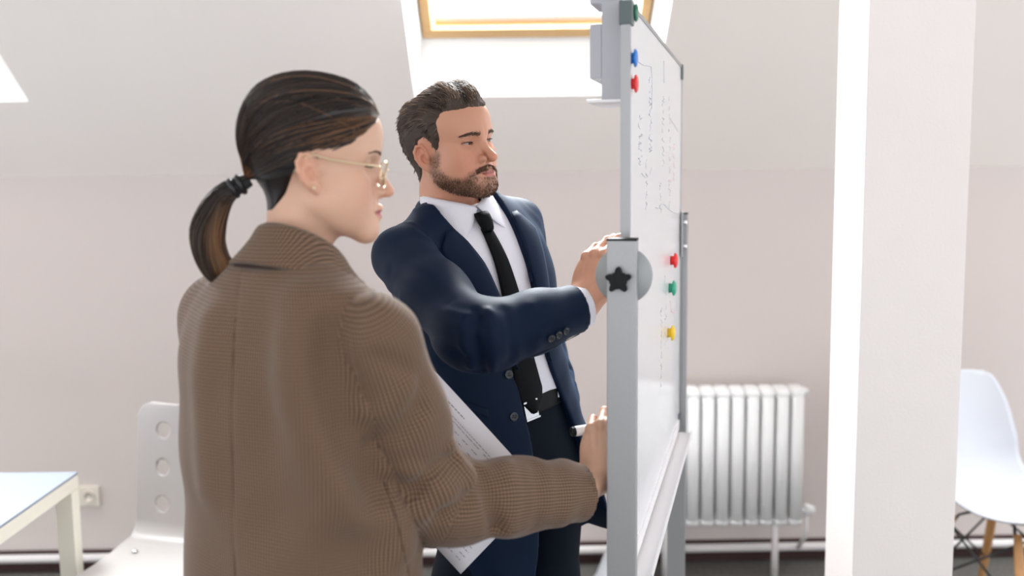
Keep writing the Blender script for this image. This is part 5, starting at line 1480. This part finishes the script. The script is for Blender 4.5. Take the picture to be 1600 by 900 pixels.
# shirt, collar, tie
sh_tab = [np.array(MZ[0]), np.array(MZ[1]) - 0.006, np.array(MZ[2]) - 0.011, np.array(MZ[3])]
def m_shirt(p):
    q = loc(p, MT); d = loft(q, *sh_tab, n=2.4)
    d = d - 0.0025 * np.sin(q[:, 0] * 60 + q[:, 2] * 18) * sstep(q[:, 2], 0.35, 0.1) 
    return smax(d, np.maximum(0.09 - q[:, 2], q[:, 2] - 0.535), 0.004).astype(F4)
c_ = glob(np.array([[0, 0, 0.3]]), MT)[0]
V, Q = surfnet(m_shirt, [uni(c_[0] - 0.28, c_[0] + 0.25, 0.005), uni(c_[1] - 0.25, c_[1] + 0.25, 0.005), uni(1.04, 1.57, 0.005)])
rawmesh('shirt', V - MR, Q, M['shirt'], man)
SCF = (MT[0], glob(np.array([[0, 0.008, 0]]), MT)[0])
collar_ring('shirt_collar', SCF, MR, M['shirt'], man, lambda a: 0.0595 + 0.002 * abs(a) / 3, lambda a: nz + 0.030 - 0.046 * (abs(a) / 3) ** 2, lambda a: 0.036 + 0.034 * sstep(np.array([abs(a)]), 1.6, 2.9)[0], lambda a: 0.008 + 0.026 * sstep(np.array([abs(a)]), 1.3, 2.9)[0], 3.10, 0.0022, roll=0.003, n=72, cut=0.20)
collar_ring('jacket_collar', SCF, MR, M['navy'], man, lambda a: 0.070 + 0.006 * abs(a) / 2, lambda a: nz + 0.014 - 0.030 * (abs(a) / 2) ** 2, lambda a: 0.044, lambda a: 0.022 + 0.012 * abs(a) / 2, 1.75, 0.004, roll=0.004, n=48)
def front(f, pts, off):                                        # torso-space (x, z) points dropped on to a surface from the front
    P_ = np.array([glob(np.array([[x, -0.40, z]]), MT)[0] for x, z in pts]); return toward(f, P_, np.repeat(MT[0][:, 1][None], len(P_), 0), 0.6, off=off)
def strip(name, f, left, right, rows, cols, off, thick, m, curl=0.0):
    L, R_ = resample(left, rows), resample(right, rows); out = []
    for i in range(rows):
        pts = [L[i] * (1 - t) + R_[i] * t for t in np.linspace(0, 1, cols)]
        h = front(f, pts, off); out.append(h - MT[0][:, 1][None] * (curl * np.sin(np.pi * np.linspace(0, 1, cols)))[:, None])
    return sheet(name, np.array(out), thick, m, man, MR)
# lapels: fold line on the open edge, outer edge with a notch
strip('lapel', m_torso, [(-0.080, 0.505), (-0.062, 0.475), (-0.045, 0.42), (-0.027, 0.32), (-0.021, 0.23), (-0.021, 0.19)], [(-0.098, 0.500), (-0.128, 0.462), (-0.116, 0.435), (-0.082, 0.33), (-0.045, 0.24), (-0.023, 0.19)], 26, 8, 0.006, 0.004, M['navy'], 0.004)
strip('lapel', m_torso, [(0.098, 0.505), (0.130, 0.462), (0.120, 0.43), (0.105, 0.33), (0.085, 0.24), (0.068, 0.18)], [(0.078, 0.505), (0.070, 0.475), (0.064, 0.42), (0.061, 0.32), (0.064, 0.23), (0.067, 0.18)], 26, 8, 0.006, 0.004, M['navy'], 0.004)
# tie
tie_l = [(-0.013, 0.486), (-0.0155, 0.450), (-0.020, 0.36), (-0.026, 0.26), (-0.030, 0.17), (-0.033, 0.125), (-0.002, 0.088)]
tie_r = [(0.011, 0.486), (0.0135, 0.450), (0.020, 0.36), (0.029, 0.26), (0.036, 0.17), (0.039, 0.125), (0.006, 0.088)]
strip('tie_blade', m_shirt, tie_l, tie_r, 30, 7, 0.005, 0.003, M['tie'], 0.003)
bm = bmesh.new()
kr = []
for zz, w_, d_ in ((0.520, 0.0150, 0.008), (0.513, 0.0172, 0.011), (0.500, 0.0158, 0.0120), (0.486, 0.0132, 0.010), (0.480, 0.0120, 0.006)):
    l_ = (0, -0.070 - (0.522 - zz) * 0.42, 0)
    ring = []
    for i in range(18):
        a = i * 2 * math.pi / 18; x = math.copysign(abs(math.cos(a)) ** 0.7, math.cos(a)) * w_; y = math.copysign(abs(math.sin(a)) ** 0.8, math.sin(a)) * d_
        ring.append(bm.verts.new(Vector(mt(-0.001 + x, l_[1] - d_ * 0.5 + y, zz)) - Vector(MR)))
    kr.append(ring)
for A, B in zip(kr, kr[1:]):
    for i in range(18): bm.faces.new((A[i], A[(i + 1) % 18], B[(i + 1) % 18], B[i]))
bm.faces.new(kr[0]); bm.faces.new(kr[-1][::-1]); obj('tie_knot', bm, M['tie'], man, True)

# trousers, belt, shoes
m_hips = [mt(-0.088, 0.0, -0.10), mt(0.088, 0.0, -0.10)]
kn = [pix(728, 905, 2.06), pix(856, 905, 2.20)]
m_feet = [np.array([-0.13, 2.02, 0.03]), np.array([0.11, 2.19, 0.03])]
def m_trs(p):
    q = loc(p, MT); d = loft(q, *[np.array(x) for x in ([-0.17, -0.10, 0.0, 0.10, 0.118], [0.155, 0.172, 0.168, 0.156, 0.155], [0.118, 0.126, 0.122, 0.113, 0.112], [0, 0, 0, 0, 0])])
    for h, k_, t in zip(m_hips, kn, m_feet): d = smin(d, chain(p, [h, tuple(k_), (k_[0] * 0.5 + t[0] * 0.5, k_[1] * 0.5 + t[1] * 0.5, 0.45), tuple(t)], [0.090, 0.068, 0.068, 0.072], 0.03), 0.025)
    ln = [loc(np.array([k_], F4), MT)[0] for k_ in kn]
    return d.astype(F4)
tf = Union(); tf.add(m_trs, (hipm[0], hipm[1], 0.55), 0.85, 0.01)
V, Q = surfnet(tf, [uni(-0.27, 0.26, 0.007), uni(1.88, 2.42, 0.007), uni(0.012, 1.16, 0.007)])
rawmesh('trousers', V - MR, Q, M['navy_dark'], man)
bl = []
for i in range(64):
    a = i * 2 * math.pi / 64; p = toward(m_trs, np.array([mt(math.sin(a) * 0.3, -math.cos(a) * 0.3, 0.098)]), -(MT[0] @ np.array([math.sin(a), -math.cos(a), 0]))[None], 0.3, off=0.0)[0]
    bl.append((p, MT[0] @ np.array([math.sin(a), -math.cos(a), 0])))
rows = [[p + n_ * o_ + Um * h_ for h_, o_ in ((-0.017, 0.001), (-0.016, 0.004), (0, 0.0045), (0.016, 0.004), (0.017, 0.001))] for p, n_ in bl + bl[:1]]
sheet('belt', np.array(rows), 0.002, M['belt'], man, MR)
b0 = front(m_trs, [(-0.004, 0.096)], 0.007)[0]
BKT = Matrix.Translation(Vector(b0 - MR)) @ Matrix([[MT[0][i, 0], -MT[0][i, 1], MT[0][i, 2], 0] for i in range(3)] + [[0, 0, 0, 1]])
bk = bpy.data.objects.new('belt_buckle', None); COL.objects.link(bk); bk.parent = man
bm = bmesh.new(); box(bm, BKT @ Vector((0, 0.002, 0)), (0.034, 0.004, 0.036), BKT.to_3x3(), 0.0015); obj('plate', bm, M['chrome'], bk)
bm = bmesh.new()
bm.free()
for z_ in (-0.019, 0.019):
    bm = bmesh.new(); box(bm, BKT @ Vector((0, 0.003, z_)), (0.037, 0.007, 0.004), BKT.to_3x3(), 0.0012); obj('buckle_bar', bm, M['chrome'], bk)
shoe(m_feet[0], 140, man, MR, M['shoe']); shoe(m_feet[1], 120, man, MR, M['shoe'])

# buttons: front edge, sleeve
button('button', m_torso, (794, 585), 0.0095, M['button'], man, MR); button('button', m_torso, (802, 651), 0.0095, M['button'], man, MR)
for px in ((860, 528), (871.5, 522.5), (883, 516.5)): button('button', m_jacket, px, 0.0075, M['button'], man, MR)
drape('hip_pocket', m_torso, [(722, 626), (724, 640)], [(762, 640), (764, 653)], 4, 8, 0.004, 0.003, M['navy'], man, MR)
drape('breast_pocket', m_torso, [(826, 428), (829, 441)], [(843, 418), (846, 431)], 4, 6, 0.003, 0.003, M['navy'], man, MR)
thread('sleeve_seam', m_jacket, [(905, 522), (860, 545), (810, 566)], 0.0008, M['seam'], man, MR)

# shirt cuff
def cuff(w, n_, r0, r1, z0, z1, m, nm):
    q_ = np.array(Vector(n_).to_track_quat('Z', 'Y').to_matrix()); rows = []
    for i in range(33):
        a = i * 2 * math.pi / 32; rows.append([w + q_ @ np.array([math.cos(a) * (r0 + (r1 - r0) * t), math.sin(a) * (r0 + (r1 - r0) * t), z0 + (z1 - z0) * t]) for t in np.linspace(0, 1, 5)])
    return sheet(nm, np.array(rows), 0.002, m, man, MR)
cuff(m_wr, m_cn, 0.0395, 0.0370, -0.04, 0.017, M['shirt'], 'shirt_cuff')

# --- body: head, neck, hands and limbs in one skin
hp_m = head_prims(MAN)
mh_o = np.array(pix(914, 470, 1.850))
mk_p = pix(940, 396, 1.862)
HM = frame(mh_o, mk_p - mh_o, (-0.52, -0.84, 0.20))
hb_m = [(0.55, 0.35, 0.25), (0.65, 0.40, 0.25), (0.72, 0.42, 0.25), (0.80, 0.40, 0.25)]
th_m = [(0.022, 0.020, -0.010), (0.044, 0.046, -0.020), (0.054, 0.076, -0.024), (0.056, 0.100, -0.022)]
hml_o = np.array(m_wrl) + np.array([0.0, 0.0, -0.02]); HML = frame(hml_o, (0.02, -0.12, -0.99), (0.75, 0.66, 0.0))
def m_hand_l(p):
    q = loc(p, HML); q[:, 0] *= -1; return hand_prims(q, [(0.3, 0.4, 0.3)] * 4, th_l)
mb = Union()
mb.add(lambda p: hp_m(loc(p, MH)), MH[1] + np.array([0, 0, -0.05]), 0.23, 0.02)
KZ = np.array(MZ[0]) > -0.06
mb.add(lambda p: loft(loc(p, MT), np.array(MZ[0])[KZ], np.array(MZ[1])[KZ] - 0.04, np.array(MZ[2])[KZ] - 0.045, np.array(MZ[3])[KZ]), mt(0, 0, 0.15), 0.62, 0.02)
mb.add(lambda p: cone(p, tuple(glob(np.array([MAN['neck'][1]]), MH)[0]), mt(0, 0.008, nz - 0.10), 0.057, 0.075), mt(0, 0, nz), 0.25, 0.03)
mb.add(lambda p: chain(p, [m_sh, tuple(m_el), tuple(m_wr)], [0.044, 0.036, 0.028], 0.02), m_el, 0.46, 0.02)
mb.add(lambda p: chain(p, [m_shl, tuple(m_ell), tuple(m_wrl), tuple(hml_o)], [0.044, 0.036, 0.028, 0.027], 0.02), m_ell, 0.46, 0.02)
mb.add(lambda p: hand_prims(loc(p, HM), hb_m, th_m), mh_o, 0.25, 0.015)
mb.add(lambda p: cone(p, tuple(m_wr), tuple(mh_o), 0.029, 0.0275), m_wr, 0.15, 0.02)
def m_legs(p):
    d = None
    for h, k_, t in zip(m_hips, kn, m_feet):
        e = chain(p, [h, tuple(k_), (t[0], t[1], 0.10)], [0.08, 0.06, 0.04], 0.03); d = e if d is None else smin(d, e, 0.01)
    return d
mb.add(m_legs, (hipm[0], hipm[1], 0.5), 0.75, 0.03)
hx, hy, hz = MH[1]
V, Q = surfnet(mb, [mixax(-0.32, 0.26, 0.011, [fine(hx, 0.125, 0.0018), fine(mh_o[0] + 0.04, 0.07, 0.0018)]),
                    mixax(1.68, 2.44, 0.011, [fine(hy, 0.125, 0.0018), fine(mh_o[1] + 0.02, 0.07, 0.0018)]),
                    mixax(0.03, 1.775, 0.012, [(hz - 0.16, hz + 0.125, 0.0018), (mh_o[2] - 0.04, mh_o[2] + 0.17, 0.0018)])], margin=2.0)
body_m = rawmesh('body', V - MR, Q, M['skin'], man)
# beard outline in side view (y, z) and its density
B_LINE = [(-0.032, -0.018), (-0.020, -0.005), (0.004, -0.020), (0.004, -0.048), (0.000, -0.080), (-0.030, -0.098), (-0.06, -0.117), (-0.12, -0.13), (-0.13, -0.082), (-0.13, -0.0455), (-0.100, -0.0470), (-0.084, -0.055), (-0.070, -0.068), (-0.052, -0.065), (-0.038, -0.056), (-0.028, -0.043)]
def beard_amount(q):
    a = np.abs(q[:, 0]); s = -sd_poly(q[:, 1:3], B_LINE)
    b = sstep(s, -0.004, 0.010)
    my, mz = MAN['mouth']
    au = np.stack([a, q[:, 1], q[:, 2]], 1)
    lipd = pline(au.astype(F4), [(0, my, mz - 0.001), (0.012, my + 0.003, mz - 0.001), (0.0225, my + 0.0125, mz - 0.0005)])
    b = b * sstep(lipd, 0.0085, 0.0110)
    bare = (1 - sstep(a, 0.010, 0.022)) * 0 + gauss(np.sqrt((a - 0.024) ** 2 + (q[:, 2] + 0.079) ** 2), 0.010) * 0.75      # thin patch beside the chin tuft
    b = b * (1 - bare * (q[:, 1] < -0.06))
    nt = MAN['nose_t']
    b = np.maximum(b, (q[:, 1] < -0.07) * (1 - sstep(a, 0.022, 0.030)) * 0.8 * sstep(q[:, 2] + 0.26 * a, -0.0595, -0.0565) * (1 - sstep(q[:, 2] + 0.26 * a, -0.050, -0.046)))
    b = b * np.where((q[:, 2] > -0.0460) & (a < 0.03) & (q[:, 1] < -0.07), 0, 1)
    return b
def beard_tint(q, a, C, blend):
    return blend(0.55 * beard_amount(q), (0.110, 0.060, 0.040))
tint_m = skin_colors(V, MH, MAN, (0.56, 0.285, 0.185), (0.46, 0.160, 0.130), beard_tint)
ql = loc(V, MH)
colattr(body_m, 'tint', tint_m)
eyes(MH, MAN, (0.34, -0.16), man, MR)
brows(MH, MAN, man, MR, (0.085, 0.050, 0.034), 380, 0.0115, 0.0068)
lashes(MH, MAN, man, MR, 0.0045)
# stubble
rg = np.random.default_rng(12); nB = 26000
d0 = rg.normal(size=(nB, 3)); d0[:, 1] = -np.abs(d0[:, 1]) * 1.0 + 0.35; d0[:, 2] = d0[:, 2] * 0.8 - 0.9; d0 /= np.linalg.norm(d0, axis=1, keepdims=True)
cB = np.array([0, -0.02, -0.035]); o_ = cB + d0 * 0.16
h = toward(hp_m, o_, -d0, 0.158); ok = np.abs(hp_m(h.astype(F4))) < 0.001
b_ = beard_amount(h.astype(F4)); cheek = sstep(h[:, 2] + 0.25 * (h[:, 1] + 0.06), -0.080, -0.052) * (h[:, 1] > -0.078); ok &= (rg.random(nB) < b_ * (0.62 - 0.38 * cheek)) & (np.abs(h[:, 0]) < 0.075) & (h[:, 1] < 0.01)
h = h[ok]
xm = rg.uniform(-0.028, 0.028, 620); zm = rg.uniform(-0.0570, -0.0475, 620) - 0.26 * np.abs(xm)
hm = toward(hp_m, np.stack([xm, np.full(620, -0.14), zm], 1), np.array([0, 1.0, 0]), 0.12); h = np.concatenate([h, hm[hm[:, 1] < -0.072]]); nn = grad(hp_m, h.astype(F4), 0.003)
down = np.array([0, 0.15, -1.0]); must = (h[:, 2] + 0.26 * np.abs(h[:, 0]) > -0.0585) & (h[:, 1] < -0.078)
ln = np.where(must, 0.0042, 0.0034) * (0.7 + 0.6 * rg.random(len(h)))
dv = nn * 0.55 + down * 0.75 + rg.normal(size=h.shape) * 0.22; dv[must] += np.sign(h[must][:, :1]) * np.array([[0.9, 0, -0.1]]); dv /= np.linalg.norm(dv, axis=1, keepdims=True)
P = np.stack([h - nn * 0.0005, h + dv * ln[:, None] * 0.55, h + (dv + down * 0.25) * ln[:, None]], 1)
tone = rg.random(len(h))[:, None]
strands('beard', glob(P, MH) - MR, np.tile(np.array([0.00028, 0.00024, 0.00008]), (len(h), 1)), np.array([0.042, 0.025, 0.016]) * (1 - tone) + np.array([0.19, 0.105, 0.060]) * tone, M['hair_short'], man)

# --- short hair
M_LINE = [(-0.13, 0.058), (-0.10, 0.058), (-0.062, 0.060), (-0.048, 0.061), (-0.041, 0.048), (-0.041, 0.020), (-0.035, 0.004), (-0.033, -0.022), (-0.016, -0.028), (-0.006, 0.008), (0.004, 0.020), (0.020, 0.014), (0.030, -0.006), (0.036, -0.036), (0.054, -0.076), (0.11, -0.085), (0.16, -0.08), (0.16, 0.2), (-0.13, 0.2)]
def m_scalp(q):
    a = q.copy(); a[:, 0] = np.abs(a[:, 0]); lw = MAN['low']
    d = ell(a, (0, 0.014, 0.032 - 0.5 * lw), (0.0745, 0.0965, 0.087 - 0.5 * lw)); d = smin(d, ell(a, (0, MAN['fh'], 0.046), (0.056, 0.058, 0.048)), 0.03)
    return smin(d, cone(a, (0, 0.026, -0.050), MAN['neck'][0], 0.054, 0.0555), 0.022)
def m_hline(q): return -sd_poly(q[:, 1:3], M_LINE) + 0.0007 * np.sin(q[:, 0] * 410 + q[:, 2] * 290) + 0.0006 * np.sin(q[:, 2] * 520 + q[:, 0] * 630)
def m_haircap(q):
    s = m_hline(q); top = sstep(q[:, 2], 0.045, 0.095)
    t_ = -0.003 + 0.0065 * sstep(s, -0.001, 0.008) + 0.0065 * sstep(s, 0.006, 0.04) + 0.0035 * top * sstep(s, 0.006, 0.03) * np.sin(q[:, 0] * 105 + 1.6 * np.sin(q[:, 1] * 45)) + 0.001 * top
    return m_scalp(q) - t_
cap_m = lambda p: np.maximum(m_haircap(p), -(m_hline(p) + 0.004))
V, Q = surfnet(cap_m, [uni(-0.10, 0.10, 0.0028), uni(-0.12, 0.135, 0.0028), uni(-0.095, 0.14, 0.0028)])
hairM = rawmesh('hair', glob(V, MH) - MR, Q, M['hair_short'], man)
colattr(hairM, 'tint', np.tile(A3(0.055, 0.038, 0.029), (len(V), 1)))
rg = np.random.default_rng(5); n = 12000
dr = rg.normal(size=(n, 3)); dr /= np.linalg.norm(dr, axis=1, keepdims=True)
h = on_hair(dr.astype(F4), m_haircap, np.zeros(n)); s_ = m_hline(h.astype(F4)); keep = s_ > -0.0060 * rg.random(n) ** 2 - 0.0005
h, s_ = h[keep], s_[keep]; n = len(h); nn = grad(m_haircap, h.astype(F4), 0.004)
top = sstep(h[:, 2], 0.030, 0.072); fr = sstep(-h[:, 1], -0.015, 0.055)
side_dir = np.stack([np.zeros(n), np.full(n, 0.80), np.full(n, -0.62)], 1)
# over the top the hair is brushed up and back from the forehead in loose locks
ph = h[:, 0] * 105 + 1.6 * np.sin(h[:, 1] * 45); lock = np.sin(ph)
top_dir = np.stack([0.14 + 0.10 * lock, 0.95 - 0.85 * fr, 0.20 + 0.75 * fr + 0.06 * lock], 1)
dv = side_dir * (1 - top[:, None]) + top_dir * top[:, None]
dv -= nn * (dv * nn).sum(1, keepdims=True) * (1 - top[:, None] * fr[:, None]) ; dv += nn * (0.01 + 0.14 * top[:, None]); dv += rg.normal(size=dv.shape) * (0.12 - 0.02 * top[:, None]); dv /= np.linalg.norm(dv, axis=1, keepdims=True)
ln = (0.009 + 0.006 * sstep(s_, 0.0, 0.04)) * (1 - top) + (0.020 + 0.014 * fr + 0.003 * lock) * top; ln *= 0.8 + 0.35 * rg.random(n)
tt = np.linspace(0, 1, 6)
bend = np.stack([0.10 + 0.08 * lock, np.full(n, 0.55) + 0.55 * fr, np.full(n, -0.50) - 0.10 * fr], 1) * top[:, None] + np.stack([0 * top, 0.2 + 0 * top, -0.35 + 0 * top], 1) * (0.5 * (1 - top))[:, None] - nn * (0.18 * (1 - top))[:, None]
P = h[:, None] - nn[:, None] * 0.002 + dv[:, None] * (ln[:, None] * tt)[..., None] + bend[:, None] * (ln[:, None] * tt ** 2)[..., None] * 0.75
patch = 0.5 + 0.5 * np.sin(h[:, 0] * 210 + 3 * np.sin(h[:, 1] * 90) + 2 * np.sin(h[:, 2] * 130))
tone = np.clip(0.05 + 0.45 * rg.random(n) + 0.40 * patch + 0.25 * lock * top, 0, 1)[:, None] ** 1.4
cols = np.array([0.026, 0.018, 0.0135]) * (1 - tone) + np.array([0.25, 0.170, 0.125]) * tone
rad = np.array([0.0009, 0.0011, 0.0011, 0.0010, 0.0007, 0.0002])[None] * (0.8 + 0.5 * rg.random((n, 1)))
strands('hair_strands', glob(P, MH) - MR, rad, cols, M['hair_short'], hairM)
